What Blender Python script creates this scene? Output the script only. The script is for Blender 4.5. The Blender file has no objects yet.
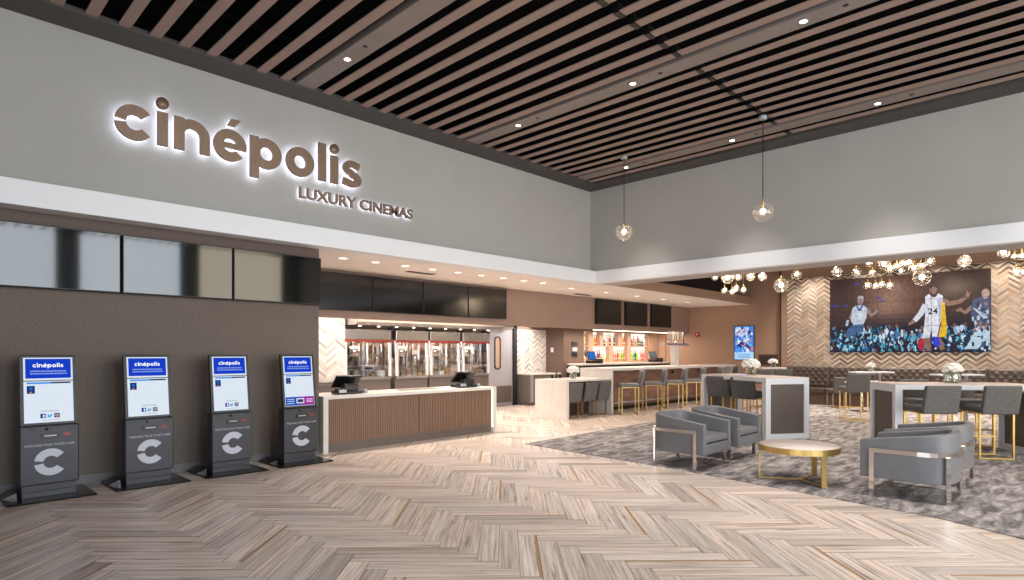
import bpy, bmesh, math, random
from mathutils import Vector, Matrix
R = math.radians
rnd = random.Random(7)
S = bpy.context.scene
COL = S.collection
# room axes: x runs along the ticket wall (away, right), y runs along the dining opening (away, left), z up

def lin(c):
    return tuple(((v/255.)/12.92 if v/255. <= .04045 else ((v/255.+.055)/1.055)**2.4) for v in c)

# ------------------------------------------------------------------ materials
def nodes(name):
    m = bpy.data.materials.new(name); m.use_nodes = True
    nt = m.node_tree
    return m, nt, nt.nodes['Principled BSDF']

def mat(name, c, rough=.5, metal=0., spec=.5, noise=None, bump=None, attr=None, coat=0., emit=None):
    """c sRGB 0-255; noise=(scale, amount, stretch xyz); bump=(scale, strength, stretch)"""
    m, nt, b = nodes(name)
    N, L = nt.nodes, nt.links
    b.inputs['Base Color'].default_value = (*lin(c), 1)
    b.inputs['Roughness'].default_value = rough
    b.inputs['Metallic'].default_value = metal
    b.inputs['Specular IOR Level'].default_value = spec
    if coat: b.inputs['Coat Weight'].default_value = coat; b.inputs['Coat Roughness'].default_value = .08
    co = N.new('ShaderNodeTexCoord')
    def tex(scale, stretch, detail=3):
        mp = N.new('ShaderNodeMapping'); mp.inputs['Scale'].default_value = stretch
        L.new(co.outputs['Object'], mp.inputs['Vector'])
        t = N.new('ShaderNodeTexNoise'); t.inputs['Scale'].default_value = scale; t.inputs['Detail'].default_value = detail
        L.new(mp.outputs[0], t.inputs['Vector']); return t
    src = None
    if attr:
        a = N.new('ShaderNodeAttribute'); a.attribute_name = 'Col'; src = a.outputs['Color']
        L.new(src, b.inputs['Base Color'])
    if noise:
        t = tex(noise[0], noise[2] if len(noise) > 2 else (1, 1, 1))
        mr = N.new('ShaderNodeMapRange'); mr.inputs['From Min'].default_value = .3; mr.inputs['From Max'].default_value = .7
        mr.inputs['To Min'].default_value = 1-noise[1]; mr.inputs['To Max'].default_value = 1+noise[1]
        L.new(t.outputs['Fac'], mr.inputs['Value'])
        mx = N.new('ShaderNodeMix'); mx.data_type = 'RGBA'; mx.blend_type = 'MULTIPLY'; mx.inputs[0].default_value = 1
        if src: L.new(src, mx.inputs[6])
        else: mx.inputs[6].default_value = (*lin(c), 1)
        L.new(mr.outputs[0], mx.inputs[7]); L.new(mx.outputs[2], b.inputs['Base Color'])
    if bump:
        t = tex(bump[0], bump[2] if len(bump) > 2 else (1, 1, 1), 2)
        bp = N.new('ShaderNodeBump'); bp.inputs['Strength'].default_value = bump[1]; bp.inputs['Distance'].default_value = .01
        L.new(t.outputs['Fac'], bp.inputs['Height']); L.new(bp.outputs[0], b.inputs['Normal'])
    if emit:
        b.inputs['Emission Color'].default_value = (*lin(emit[0]), 1); b.inputs['Emission Strength'].default_value = emit[1]
    return m

def emis(name, c, s, attr=False):
    m = bpy.data.materials.new(name); m.use_nodes = True
    nt = m.node_tree; nt.nodes.clear()
    e = nt.nodes.new('ShaderNodeEmission'); o = nt.nodes.new('ShaderNodeOutputMaterial')
    e.inputs[0].default_value = (*lin(c), 1); e.inputs[1].default_value = s
    if attr:
        a = nt.nodes.new('ShaderNodeAttribute'); a.attribute_name = 'Col'; nt.links.new(a.outputs['Color'], e.inputs[0])
    nt.links.new(e.outputs[0], o.inputs[0]); return m

def thin_glass(name, tint=(1, 1, 1), refl=.08, edge=.6, milk=0.):
    m = bpy.data.materials.new(name); m.use_nodes = True
    nt = m.node_tree; nt.nodes.clear()
    t = nt.nodes.new('ShaderNodeBsdfTransparent'); g = nt.nodes.new('ShaderNodeBsdfGlossy'); mx = nt.nodes.new('ShaderNodeMixShader')
    lw = nt.nodes.new('ShaderNodeLayerWeight'); mr = nt.nodes.new('ShaderNodeMapRange'); o = nt.nodes.new('ShaderNodeOutputMaterial')
    t.inputs[0].default_value = (*tint, 1); g.inputs['Roughness'].default_value = .03
    lw.inputs[0].default_value = .35
    mr.inputs['To Min'].default_value = refl; mr.inputs['To Max'].default_value = edge
    nt.links.new(lw.outputs['Facing'], mr.inputs['Value']); nt.links.new(mr.outputs[0], mx.inputs[0])
    nt.links.new(t.outputs[0], mx.inputs[1]); nt.links.new(g.outputs[0], mx.inputs[2])
    if milk:
        tr = nt.nodes.new('ShaderNodeBsdfTranslucent'); tr.inputs[0].default_value = (1, .96, .9, 1); m2 = nt.nodes.new('ShaderNodeMixShader'); m2.inputs[0].default_value = milk
        nt.links.new(mx.outputs[0], m2.inputs[1]); nt.links.new(tr.outputs[0], m2.inputs[2]); nt.links.new(m2.outputs[0], o.inputs[0])
    else: nt.links.new(mx.outputs[0], o.inputs[0])
    return m

M = {}
M['wall'] = mat('wall paint', (178, 175, 170), .85, noise=(1.2, .03))
M['white'] = mat('white paint', (244, 244, 247), .55)
M['kwall'] = mat('woven taupe wallcovering', (114, 102, 93), .75, noise=(26, .16, (1, 1, 3.2)), bump=(60, .35, (1, 1, 3)))
M['brownwall'] = mat('brown wallcovering', (170, 138, 118), .75, noise=(26, .10, (1, 1, 3.2)), bump=(60, .25, (1, 1, 3)))
M['bulk'] = mat('taupe wallcovering', (152, 128, 114), .75, noise=(26, .08, (1, 1, 3.2)))
M['soffit'] = mat('soffit paint', (250, 242, 236), .8, noise=(3, .03))
M['void'] = mat('black deck', (9, 7, 7), 1., spec=.1)
M['slat'] = mat('brown baffle', (156, 132, 122), .6, noise=(5, .08, (2, .3, 1)))
M['slatpanel'] = mat('grey brown panel', (138, 126, 120), .5, noise=(4, .06))
M['border'] = mat('dark grey trim', (74, 70, 68), .6)
M['black'] = mat('black plastic', (22, 22, 24), .4)
M['blackmetal'] = mat('black powder coat', (40, 40, 46), .45)
M['kiosk'] = mat('kiosk charcoal', (46, 46, 56), .42)
M['kioskdark'] = mat('kiosk black plate', (22, 22, 26), .22)
M['grey'] = mat('light grey metal', (176, 176, 182), .4, .2)
M['emblem'] = mat('pale grey vinyl', (196, 198, 210), .5)
M['bronze'] = mat('brushed bronze', (142, 118, 100), .42, .35, noise=(40, .08, (1, 1, .1)))
M['glossblack'] = mat('black glass screen', (16, 18, 20), .05, 0, .55)
M['menublack'] = mat('black menu screen', (14, 14, 15), .13, 0, .7)
M['tvblack'] = mat('dark matte screen', (26, 22, 21), .28, 0, .4)
M['quartz'] = mat('white quartz', (232, 226, 220), .3, noise=(6, .05))
M['ribwood'] = mat('ribbed walnut panel', (142, 112, 92), .55, noise=(7, .10, (3, 3, .3)))
M['darkwood'] = mat('dark wood panel', (92, 70, 60), .5, noise=(7, .15, (1, 1, 4)))
M['midwood'] = mat('light walnut panel', (176, 144, 124), .5, noise=(6, .07, (3, 3, .3)))
M['steel'] = mat('stainless steel', (196, 192, 188), .28, .85, noise=(30, .04, (.2, 1, 6)))
M['steelmatte'] = mat('brushed steel base', (168, 164, 162), .45, .5)
M['mirror'] = mat('patterned bright steel', (240, 226, 210), .22, .8, noise=(9, .45), bump=(7, 1.0))
M['red'] = mat('red band', (176, 66, 60), .5)
M['redplastic'] = mat('red alarm', (190, 24, 34), .4)
M['doorgrey'] = mat('grey door paint', (176, 174, 180), .5)
M['kick'] = mat('grey kick plate', (122, 112, 108), .4, .4)
M['cabinet'] = mat('taupe cabinet', (126, 116, 108), .6, noise=(6, .05))
M['gold'] = mat('brushed brass', (212, 178, 110), .3, .75)
M['golddark'] = mat('bronze tube', (164, 132, 96), .35, .7)
M['leather'] = mat('grey blue leather', (116, 115, 118), .42, noise=(5, .06), bump=(90, .12))
M['leatherdark'] = mat('charcoal fabric', (100, 97, 94), .7, noise=(30, .16), bump=(80, .3))
M['chrome'] = mat('polished chrome', (226, 220, 216), .07, 1.)
M['marble'] = mat('pale stone top', (222, 206, 198), .3, noise=(8, .05))
M['tabletop'] = mat('light oak laminate', (214, 196, 184), .35, noise=(4, .07, (1, 6, 1)))
M['whitelam'] = mat('white laminate', (226, 226, 230), .4)
M['panelbrown'] = mat('brown metallic panel', (104, 92, 84), .5, .2, noise=(30, .06, (4, 4, .2)))
M['tuft'] = mat('tufted brown leather', (84, 71, 65), .38, bump=(60, .1))
M['petal'] = mat('white petals', (244, 242, 236), .8)
M['stem'] = mat('green stems', (122, 150, 62), .6)
M['glass'] = thin_glass('thin clear glass')
M['globe'] = thin_glass('pendant globe glass', (1, .985, .96), .05, .6, .06)
M['vase'] = thin_glass('vase glass', (.95, .97, .96), .12, .7)
M['bulb'] = emis('warm bulb', (255, 226, 190), 22)
M['spot'] = emis('downlight lens', (255, 240, 220), 14)
M['spotlow'] = emis('soffit downlight lens', (255, 240, 224), 3.0)
M['halo'] = emis('cool halo led', (228, 232, 255), 4.8)
M['led'] = emis('warm led strip', (255, 230, 204), 8)
M['nichelit'] = emis('lit niche back', (255, 240, 224), 1.25)
M['screenwhite'] = emis('kiosk screen white', (226, 236, 248), .95)
M['screenblue'] = emis('kiosk screen blue', (24, 62, 196), 1.0)
M['scr'] = emis('screen picture', (255, 255, 255), 1.0, True)
M['tile'] = mat('chevron tile', (200, 190, 180), .45, attr=True)
M['bottle'] = mat('bottle glass colours', (200, 190, 180), .2, attr=True, spec=.7)
M['handle'] = mat('tap handle colours', (200, 190, 180), .4, attr=True)
M['vent'] = mat('vent grille', (140, 120, 110), .6)
M['hedge'] = mat('dark hedge', (38, 52, 34), .9, noise=(6, .4))

def floor_mat():
    m, nt, b = nodes('herringbone oak planks')
    N, L = nt.nodes, nt.links
    a = N.new('ShaderNodeAttribute'); a.attribute_name = 'Col'
    uv = N.new('ShaderNodeUVMap'); uv.uv_map = 'UVMap'
    def nz(sc, st, detail=4, rough=.6):
        mp = N.new('ShaderNodeMapping'); mp.inputs['Scale'].default_value = st
        L.new(uv.outputs[0], mp.inputs['Vector'])
        t = N.new('ShaderNodeTexNoise'); t.inputs['Scale'].default_value = sc; t.inputs['Detail'].default_value = detail
        t.inputs['Roughness'].default_value = rough; t.inputs['Distortion'].default_value = .6
        L.new(mp.outputs[0], t.inputs['Vector']); return t
    g1 = nz(2.2, (.45, 17, 1), 5, .7); g2 = nz(9, (.35, 22, 1), 4, .7); g3 = nz(1.6, (.8, 12, 1), 2)
    r1 = N.new('ShaderNodeValToRGB')
    e = r1.color_ramp.elements
    e[0].position = .30; e[0].color = (*lin((140, 121, 111)), 1)
    e[1].position = .62; e[1].color = (*lin((242, 227, 216)), 1)
    x = e.new(.44); x.color = (*lin((210, 192, 180)), 1)
    L.new(g1.outputs['Fac'], r1.inputs[0])
    mr = N.new('ShaderNodeMapRange'); mr.inputs['From Min'].default_value = .3; mr.inputs['From Max'].default_value = .7
    mr.inputs['To Min'].default_value = .80; mr.inputs['To Max'].default_value = 1.12
    L.new(g2.outputs['Fac'], mr.inputs['Value'])
    m1 = N.new('ShaderNodeMix'); m1.data_type = 'RGBA'; m1.blend_type = 'MULTIPLY'; m1.inputs[0].default_value = 1
    L.new(r1.outputs[0], m1.inputs[6]); L.new(mr.outputs[0], m1.inputs[7])
    r3 = N.new('ShaderNodeValToRGB'); e = r3.color_ramp.elements
    e[0].position = .30; e[0].color = (.45, .42, .42, 1); e[1].position = .40; e[1].color = (1, 1, 1, 1)
    L.new(g3.outputs['Fac'], r3.inputs[0])
    m3 = N.new('ShaderNodeMix'); m3.data_type = 'RGBA'; m3.blend_type = 'MULTIPLY'; m3.inputs[0].default_value = .8
    L.new(m1.outputs[2], m3.inputs[6]); L.new(r3.outputs[0], m3.inputs[7])
    m2 = N.new('ShaderNodeMix'); m2.data_type = 'RGBA'; m2.blend_type = 'MULTIPLY'; m2.inputs[0].default_value = 1
    L.new(m3.outputs[2], m2.inputs[6]); L.new(a.outputs['Color'], m2.inputs[7])
    L.new(m2.outputs[2], b.inputs['Base Color'])
    b.inputs['Roughness'].default_value = .38; b.inputs['Specular IOR Level'].default_value = .35
    return m
M['floor'] = floor_mat()

def carpet_mat():
    m, nt, b = nodes('grey patterned carpet')
    N, L = nt.nodes, nt.links
    co = N.new('ShaderNodeTexCoord')
    def nz(sc, st, rot=0, detail=3, dist=0.):
        mp = N.new('ShaderNodeMapping'); mp.inputs['Scale'].default_value = st; mp.inputs['Rotation'].default_value = (0, 0, rot)
        L.new(co.outputs['Object'], mp.inputs['Vector'])
        t = N.new('ShaderNodeTexNoise'); t.inputs['Scale'].default_value = sc; t.inputs['Detail'].default_value = detail
        t.inputs['Distortion'].default_value = dist
        L.new(mp.outputs[0], t.inputs['Vector']); return t
    a = nz(3.2, (.9, 3.0, 1), R(-8), 4, .8)
    c = nz(34, (1, 1, 1), 0, 2)
    r = N.new('ShaderNodeValToRGB'); e = r.color_ramp.elements
    e[0].position = .34; e[0].color = (*lin((106, 101, 101)), 1)
    e[1].position = .68; e[1].color = (*lin((192, 184, 180)), 1)
    x = e.new(.5); x.color = (*lin((148, 142, 141)), 1)
    L.new(a.outputs['Fac'], r.inputs[0])
    mr = N.new('ShaderNodeMapRange'); mr.inputs['From Min'].default_value = .3; mr.inputs['From Max'].default_value = .7
    mr.inputs['To Min'].default_value = .72; mr.inputs['To Max'].default_value = 1.2
    L.new(c.outputs['Fac'], mr.inputs['Value'])
    mx = N.new('ShaderNodeMix'); mx.data_type = 'RGBA'; mx.blend_type = 'MULTIPLY'; mx.inputs[0].default_value = 1
    L.new(r.outputs[0], mx.inputs[6]); L.new(mr.outputs[0], mx.inputs[7])
    L.new(mx.outputs[2], b.inputs['Base Color'])
    b.inputs['Roughness'].default_value = .95; b.inputs['Specular IOR Level'].default_value = .1
    bp = N.new('ShaderNodeBump'); bp.inputs['Strength'].default_value = .5; bp.inputs['Distance'].default_value = .01
    L.new(c.outputs['Fac'], bp.inputs['Height']); L.new(bp.outputs[0], b.inputs['Normal'])
    return m
M['carpet'] = carpet_mat()

# ------------------------------------------------------------------ mesh builder
class MB:
    def __init__(s, f=None):
        s.v = []; s.f = []; s.c = []; s.uv = []; s.T = f; s.col = None; s.sm = []
    def _add(s, vs, fs, smooth=False):
        o = len(s.v)
        s.v += [tuple(s.T(*p)) if s.T else tuple(p) for p in vs]
        for f in fs:
            s.f.append([o+i for i in f]); s.c.append(s.col or (1, 1, 1)); s.sm.append(smooth)
        return s
    def box(s, x0, x1, y0, y1, z0, z1):
        v = [(x, y, z) for z in (z0, z1) for y in (y0, y1) for x in (x0, x1)]
        return s._add(v, [(0, 2, 3, 1), (4, 5, 7, 6), (0, 1, 5, 4), (2, 6, 7, 3), (0, 4, 6, 2), (1, 3, 7, 5)])
    def prism(s, poly, z0, z1):
        n = len(poly)
        v = [(x, y, z0) for x, y in poly]+[(x, y, z1) for x, y in poly]
        return s._add(v, [tuple(range(n))[::-1], tuple(range(n, 2*n))]+[(i, (i+1) % n, n+(i+1) % n, n+i) for i in range(n)])
    def strip(s, A, B, z0, z1, closed=False):
        n = len(A)
        v = [(*p, z0) for p in A]+[(*p, z0) for p in B]+[(*p, z1) for p in A]+[(*p, z1) for p in B]
        f = []
        m = n if closed else n-1
        for i in range(m):
            j = (i+1) % n
            f += [(i, j, n+j, n+i), (2*n+i, 3*n+i, 3*n+j, 2*n+j), (i, 2*n+i, 2*n+j, j), (n+i, n+j, 3*n+j, 3*n+i)]
        if not closed:
            f += [(0, n, 3*n, 2*n), (n-1, 3*n-1, 4*n-1, 2*n-1)]
        return s._add(v, f)
    def arc(s, cx, cy, r0, r1, a0, a1, z0, z1, n=24):
        closed = abs(a1-a0) >= 359.9
        k = n if closed else n+1
        an = [R(a0+(a1-a0)*i/n) for i in range(k)]
        return s.strip([(cx+r1*math.cos(a), cy+r1*math.sin(a)) for a in an], [(cx+r0*math.cos(a), cy+r0*math.sin(a)) for a in an], z0, z1, closed)
    def stroke(s, pts, w, z0, z1):
        A, B = [], []
        for i, p in enumerate(pts):
            q0, q1 = pts[max(i-1, 0)], pts[min(i+1, len(pts)-1)]
            dx, dy = q1[0]-q0[0], q1[1]-q0[1]; d = math.hypot(dx, dy) or 1
            A.append((p[0]-dy/d*w/2, p[1]+dx/d*w/2)); B.append((p[0]+dy/d*w/2, p[1]-dx/d*w/2))
        return s.strip(A, B, z0, z1)
    def lathe(s, prof, c=(0, 0, 0), n=16):
        v = []; f = []
        for r, z in prof:
            for i in range(n):
                a = 2*math.pi*i/n; v.append((c[0]+r*math.cos(a), c[1]+r*math.sin(a), c[2]+z))
        for j in range(len(prof)-1):
            for i in range(n):
                k = (i+1) % n; f.append((j*n+i, j*n+k, (j+1)*n+k, (j+1)*n+i))
        if prof[0][0] > 1e-4: f.append(tuple(range(n))[::-1])
        if prof[-1][0] > 1e-4: f.append(tuple((len(prof)-1)*n+i for i in range(n)))
        return s._add(v, f, True)
    def sphere(s, c, r, n=14, m=9, squash=1.):
        return s.lathe([(max(r*math.sin(math.pi*i/m), 1e-5), -r*squash*math.cos(math.pi*i/m)) for i in range(m+1)], c, n)
    def tube(s, pts, r, n=8):
        pts = [Vector(p) for p in pts]; v = []; f = []
        for i, p in enumerate(pts):
            d = (pts[min(i+1, len(pts)-1)]-pts[max(i-1, 0)]).normalized()
            u = d.cross(Vector((0, 0, 1)))
            if u.length < 1e-3: u = d.cross(Vector((1, 0, 0)))
            u.normalize(); w = d.cross(u)
            for k in range(n):
                a = 2*math.pi*k/n; v.append(tuple(p+u*math.cos(a)*r+w*math.sin(a)*r))
        for i in range(len(pts)-1):
            for k in range(n):
                q = (k+1) % n; f.append((i*n+k, i*n+q, (i+1)*n+q, (i+1)*n+k))
        f.append(tuple(range(n))); f.append(tuple((len(pts)-1)*n+k for k in range(n))[::-1])
        return s._add(v, f, True)
    def quad(s, a, b, c, d):
        return s._add([a, b, c, d], [(0, 1, 2, 3)])
    def build(s, name, m, parent=None, bevel=0., smooth=False, loc=None):
        me = bpy.data.meshes.new(name)
        me.from_pydata(s.v, [], s.f)
        bm = bmesh.new(); bm.from_mesh(me); bmesh.ops.recalc_face_normals(bm, faces=bm.faces); bm.to_mesh(me); bm.free()
        ca = me.color_attributes.new('Col', 'FLOAT_COLOR', 'CORNER')
        li = 0
        for p, c, sm in zip(me.polygons, s.c, s.sm):
            for k in p.loop_indices: ca.data[k].color = (*c, 1)
            if sm or smooth: p.use_smooth = True
        me.materials.append(m)
        o = bpy.data.objects.new(name, me); COL.objects.link(o)
        if parent: o.parent = parent
        if loc: o.location = loc
        if bevel:
            b = o.modifiers.new('bevel', 'BEVEL'); b.width = bevel; b.segments = 2; b.limit_method = 'ANGLE'; b.angle_limit = R(40)
        return o

def tag(o, label=None, cat=None, group=None, kind=None):
    if label: o['label'] = label
    if cat: o['category'] = cat
    if group: o['group'] = group
    if kind: o['kind'] = kind
    return o
def thing(name, label, cat, loc=(0, 0, 0), rot=0, group=None):
    o = bpy.data.objects.new(name, None); COL.objects.link(o); o.empty_display_size = .1
    o.location = loc; o.rotation_euler = (0, 0, rot)
    return tag(o, label, cat, group)
def struct(mb, name, m, **k):
    return tag(mb.build(name, m, **k), kind='structure')
def copy_tree(root, loc, rot, label, parent=None):
    c = root.copy(); COL.objects.link(c)
    if parent: c.parent = parent
    else:
        c.location = loc; c.rotation_euler = (0, 0, rot); c['label'] = label
    for ch in root.children: copy_tree(ch, None, None, None, c)
    return c
def Bx(*a): return MB().box(*a)

def text_mesh(txt, size, name, m, parent, T, align='CENTER', depth=.0, bold=0.):
    """text laid out in a local (u,v) plane; T maps (u,v,w) to parent space"""
    cu = bpy.data.curves.new('t', 'FONT'); cu.body = txt; cu.size = size; cu.align_x = align; cu.extrude = depth; cu.offset = bold
    cu.resolution_u = 3
    o = bpy.data.objects.new('t', cu); COL.objects.link(o)
    dg = bpy.context.evaluated_depsgraph_get()
    me = bpy.data.meshes.new_from_object(o.evaluated_get(dg))
    bpy.data.objects.remove(o); bpy.data.curves.remove(cu)
    for v in me.vertices: v.co = Vector(T(*v.co))
    me.materials.clear(); me.materials.append(m); me.name = name
    ob = bpy.data.objects.new(name, me); COL.objects.link(ob)
    if parent: ob.parent = parent
    return ob

# ------------------------------------------------------------------ key planes
YK = 8.27      # ticket kiosk wall
YF = 7.98      # front of white fascia band
YU = 8.17      # upper wall above it
XF, XU = 10.78, 10.84
ZS, ZB = 3.02, 3.29     # fascia bottom / top
ZC = 5.10      # slat underside
YM = 10.12     # menu / bar bulkhead
YB = 12.0      # back wall
XW = 19.0      # far wall of bar and dining

# ------------------------------------------------------------------ floor
mb = MB(); mb.uvs = []
Wd, Ln = .152, .914
p0, q0 = 4.02, -.25
faces_uv = []
gold = MB()
def pq(p, q, z): return ((p-q)/math.sqrt(2), (p+q)/math.sqrt(2), z)
def inside(p, q):
    x, y, _ = pq(p, q, 0)
    return -1.6 < x < 19.2 and -2.2 < y < 12.4 and x+y > 1.2
def plank(p, q, lp, lq, along_p, strip):
    if not inside(p+lp/2, q+lq/2): return
    g = .0018
    a = [(p+g, q+g), (p+lp-g, q+g), (p+lp-g, q+lq-g), (p+g, q+lq-g)]
    if strip:
        w = .022
        if along_p:
            a[0] = (p+g, q+w); a[1] = (p+lp-g, q+w)
            gold.quad(*[pq(*t, .0022) for t in ((p+g, q+.003), (p+lp-g, q+.003), (p+lp-g, q+w-.002), (p+g, q+w-.002))])
        else:
            a[1] = (p+lp-w, q+g); a[2] = (p+lp-w, q+lq-g)
            gold.quad(*[pq(*t, .0022) for t in ((p+lp-w+.002, q+g), (p+lp-.003, q+g), (p+lp-.003, q+lq-g), (p+lp-w+.002, q+lq-g))])
    t = rnd.gauss(1.0, .085); t = max(.68, min(1.2, t))
    if rnd.random() < .10: t *= .80
    h = rnd.uniform(-.025, .025)
    mb.col = (t*(1+h), t, t*(1-h))
    mb.quad(*[pq(*k, .002) for k in a])
    ou, ov = rnd.uniform(0, 60), rnd.uniform(0, 60)
    faces_uv.append([((k[0]-p)+ou, (k[1]-q)+ov) if along_p else ((k[1]-q)+ou, (k[0]-p)+ov) for k in a])
for j in range(-16, 17):
    for k in range(-80, 110):
        plank(p0+k*Wd+j*Ln, q0+k*Wd-j*Ln, Ln, Wd, True, k % 8 == 0)
        plank(p0+k*Wd+j*Ln, q0+(k+1)*Wd-j*Ln, Wd, Ln, False, k % 8 == 3)
fl = struct(mb, 'floor', M['floor'])
uvl = fl.data.uv_layers.new(name='UVMap')
for p, u in zip(fl.data.polygons, faces_uv):
    vs = [mb.v[i] for i in mb.f[p.index]]
    for li in p.loop_indices:
        co = fl.data.vertices[fl.data.loops[li].vertex_index].co
        k = min(range(4), key=lambda i: (Vector(vs[i])-co).length)
        uvl.data[li].uv = u[k]
struct(gold, 'trim_1', mat('gold floor inlay', (206, 160, 104), .4, .3))
struct(Bx(-4.2, 19.4, -6.3, 12.6, -.12, 0), 'floor.001', mat('floor grout', (92, 80, 72), .7))

cp = [(7.17, 6.72), (6.96, 3.77), (6.55, 1.01), (6.3, .45), (5.6, -1.1), (4.4, -3.5), (18.88, -3.5), (18.88, 6.95), (11.4, 6.9)]
tag(MB().prism(cp, .0025, .012).build('carpet', M['carpet']), 'grey streaked carpet laid under the lounge and dining furniture', 'carpet')

# ------------------------------------------------------------------ shell
struct(Bx(-4.2, 4.36, YK, YK+.35, 0, ZS), 'wall_kiosk', M['kwall'])
struct(Bx(-4.2, 4.36, YK-.014, YK, 0.002, .11), 'baseboard_kiosk', mat('grey cove base', (108, 104, 106), .5))
struct(Bx(-4.2, 4.36, YK-.004, YK, 2.2, ZS), 'trim_2', mat('dark brown wall strip', (96, 78, 68), .6))
struct(Bx(-4.2, XU+.3, YU, YU+.3, ZB-.02, 5.1), 'wall_left', M['wall'])
struct(Bx(-4.2, XU+.3, YU-.03, YU+.3, 5.1, 5.9), 'wall_plenum.001', M['void'])
struct(Bx(XU-.03, XU+.3, -6, YU-.03, 5.1, 5.9), 'wall_plenum.002', M['void'])
struct(Bx(XU, XU+.66, -6, YU, ZB-.02, 5.1), 'wall_right', M['wall'])
struct(Bx(-4.2, XF+.2, YF, YU+.1, ZS, ZB), 'trim_3', M['white'], bevel=.006)
struct(Bx(XF, XU+.1, -6, YF+.001, ZS, ZB), 'trim_4', M['white'], bevel=.006)
# soffit (L shaped): above the counters and under the right bulkhead
struct(Bx(-4.2, XW, YF+.01, YM+.3, ZS+.001, ZS+.24), 'ceiling_soffit', M['soffit'])
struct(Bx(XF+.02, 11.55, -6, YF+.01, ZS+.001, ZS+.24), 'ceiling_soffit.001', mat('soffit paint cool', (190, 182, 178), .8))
# ceiling over lobby
struct(Bx(-4.2, XU+.3, -6, YU+.2, 5.75, 5.9), 'ceiling', M['void'])
struct(Bx(-4.2, XU, 7.72, YU, 5.08, 5.14), 'trim_5', M['border'])
struct(Bx(10.40, XU, -6, 7.72, 5.08, 5.14), 'trim_6', M['border'])
# dining ceiling, dark plenum over bar, far walls
struct(Bx(11.4, XW+.2, -6, 8.62, 4.35, 4.5), 'ceiling_dining', mat('dark brown ceiling', (58, 44, 38), .8))
struct(Bx(11.4, XW, 8.6, 8.7, ZS+.2, 4.4), 'wall_plenum', mat('dark plenum board', (48, 38, 35), .9))
struct(Bx(11.4, XW-.01, YF-.012, YF+.012, ZS+.002, ZS+.24), 'trim_7', mat('tan fascia', (172, 142, 120), .6))
struct(Bx(XW, XW+.2, -6, YB+.2, 0, 4.5), 'wall_far', M['brownwall'])
struct(Bx(18.9, XW, -6, 7.02, 0, 4.4), 'wall_far.001', M['brownwall'])
struct(Bx(18.88, 18.9, 7.0, 7.035, .0, 4.4), 'trim_8', mat('reveal shade', (52, 40, 36), .7))  # dark strip instead of a real groove; the gap's shade is its colour
# concession / bar bulkhead and back walls
struct(Bx(4.0, XW, YM, YM+.28, 2.15, ZS), 'wall_bulkhead', M['bulk'])
struct(Bx(4.0, 13.0, YM+.28, YB, 2.62, 2.7), 'ceiling_counter', M['white'])
struct(Bx(13.0, XW, YM+.28, YB, 2.24, 2.3), 'ceiling_bar', M['bulk'])
struct(Bx(4.0, XW, YB, YB+.2, 0, 2.7), 'wall_back', M['bulk'])
struct(Bx(4.2, 4.36, YK+.35, YB, 0, 2.7), 'wall_counter', M['kwall'])
struct(Bx(13.71, 14.67, 11.31, YB, 0, 2.24), 'wall_column', mat('dark taupe column', (112, 92, 82), .75, noise=(26, .10, (1, 1, 3.2))))
struct(Bx(14.67, XW, 11.56, 11.7, 0, 2.24), 'wall_bar', M['darkwood'])
# window wall behind the camera (daylight side): mullioned storefront
for i, (x0, x1) in enumerate([(0.3, 3.35), (3.85, 6.75), (7.25, 10.3), (11.6, 14.4)]):
    t = MB()
    for a in (x0, x1): t.box(a-.05, a+.05, -6.08, -5.98, 0, 5.6)
    for z in (.05, 1.0, 3.0, 5.6): t.box(x0, x1, -6.07, -5.99, z-.04, z+.04)
    w = struct(t, 'window_%d' % (i+1), M['blackmetal'])
    Bx(x0, x1, -6.035, -6.03, .05, 5.6).build('pane', M['glass'], w)
for i, (y0, y1) in enumerate([(-4.6, -1.4), (-.8, 2.4)]):
    t = MB()
    for a in (y0, (y0+y1)/2, y1): t.box(-4.08, -3.98, a-.05, a+.05, 0, 4.2)
    for z in (.05, 1.0, 3.0, 4.2): t.box(-4.07, -3.99, y0, y1, z-.04, z+.04)
    w = struct(t, 'window_%d' % (i+5), M['blackmetal'])
    Bx(-4.035, -4.03, y0, y1, .05, 4.2).build('pane', M['glass'], w)
t = MB()
for a, b in ((-4.2, .3), (3.35, 3.85), (6.75, 7.25), (10.3, 11.6), (14.4, 19.2)): t.box(a, b, -6.2, -6, 0, 5.9)
t.box(.3, 14.4, -6.2, -6, 5.6, 5.9)
struct(t, 'wall_front', M['wall'])
t = MB()
for a, b in ((-6.2, -4.6), (-1.4, -.8), (2.4, 8.4)): t.box(-4.2, -4, a, b, 0, 5.9)
t.box(-4.2, -4, -4.6, 2.4, 4.2, 5.9)
struct(t, 'wall_side', M['wall'])
struct(Bx(-12, 24, -16, -6.4, -.3, -.15), 'ground', mat('outdoor paving', (150, 146, 140), .9))

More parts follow.
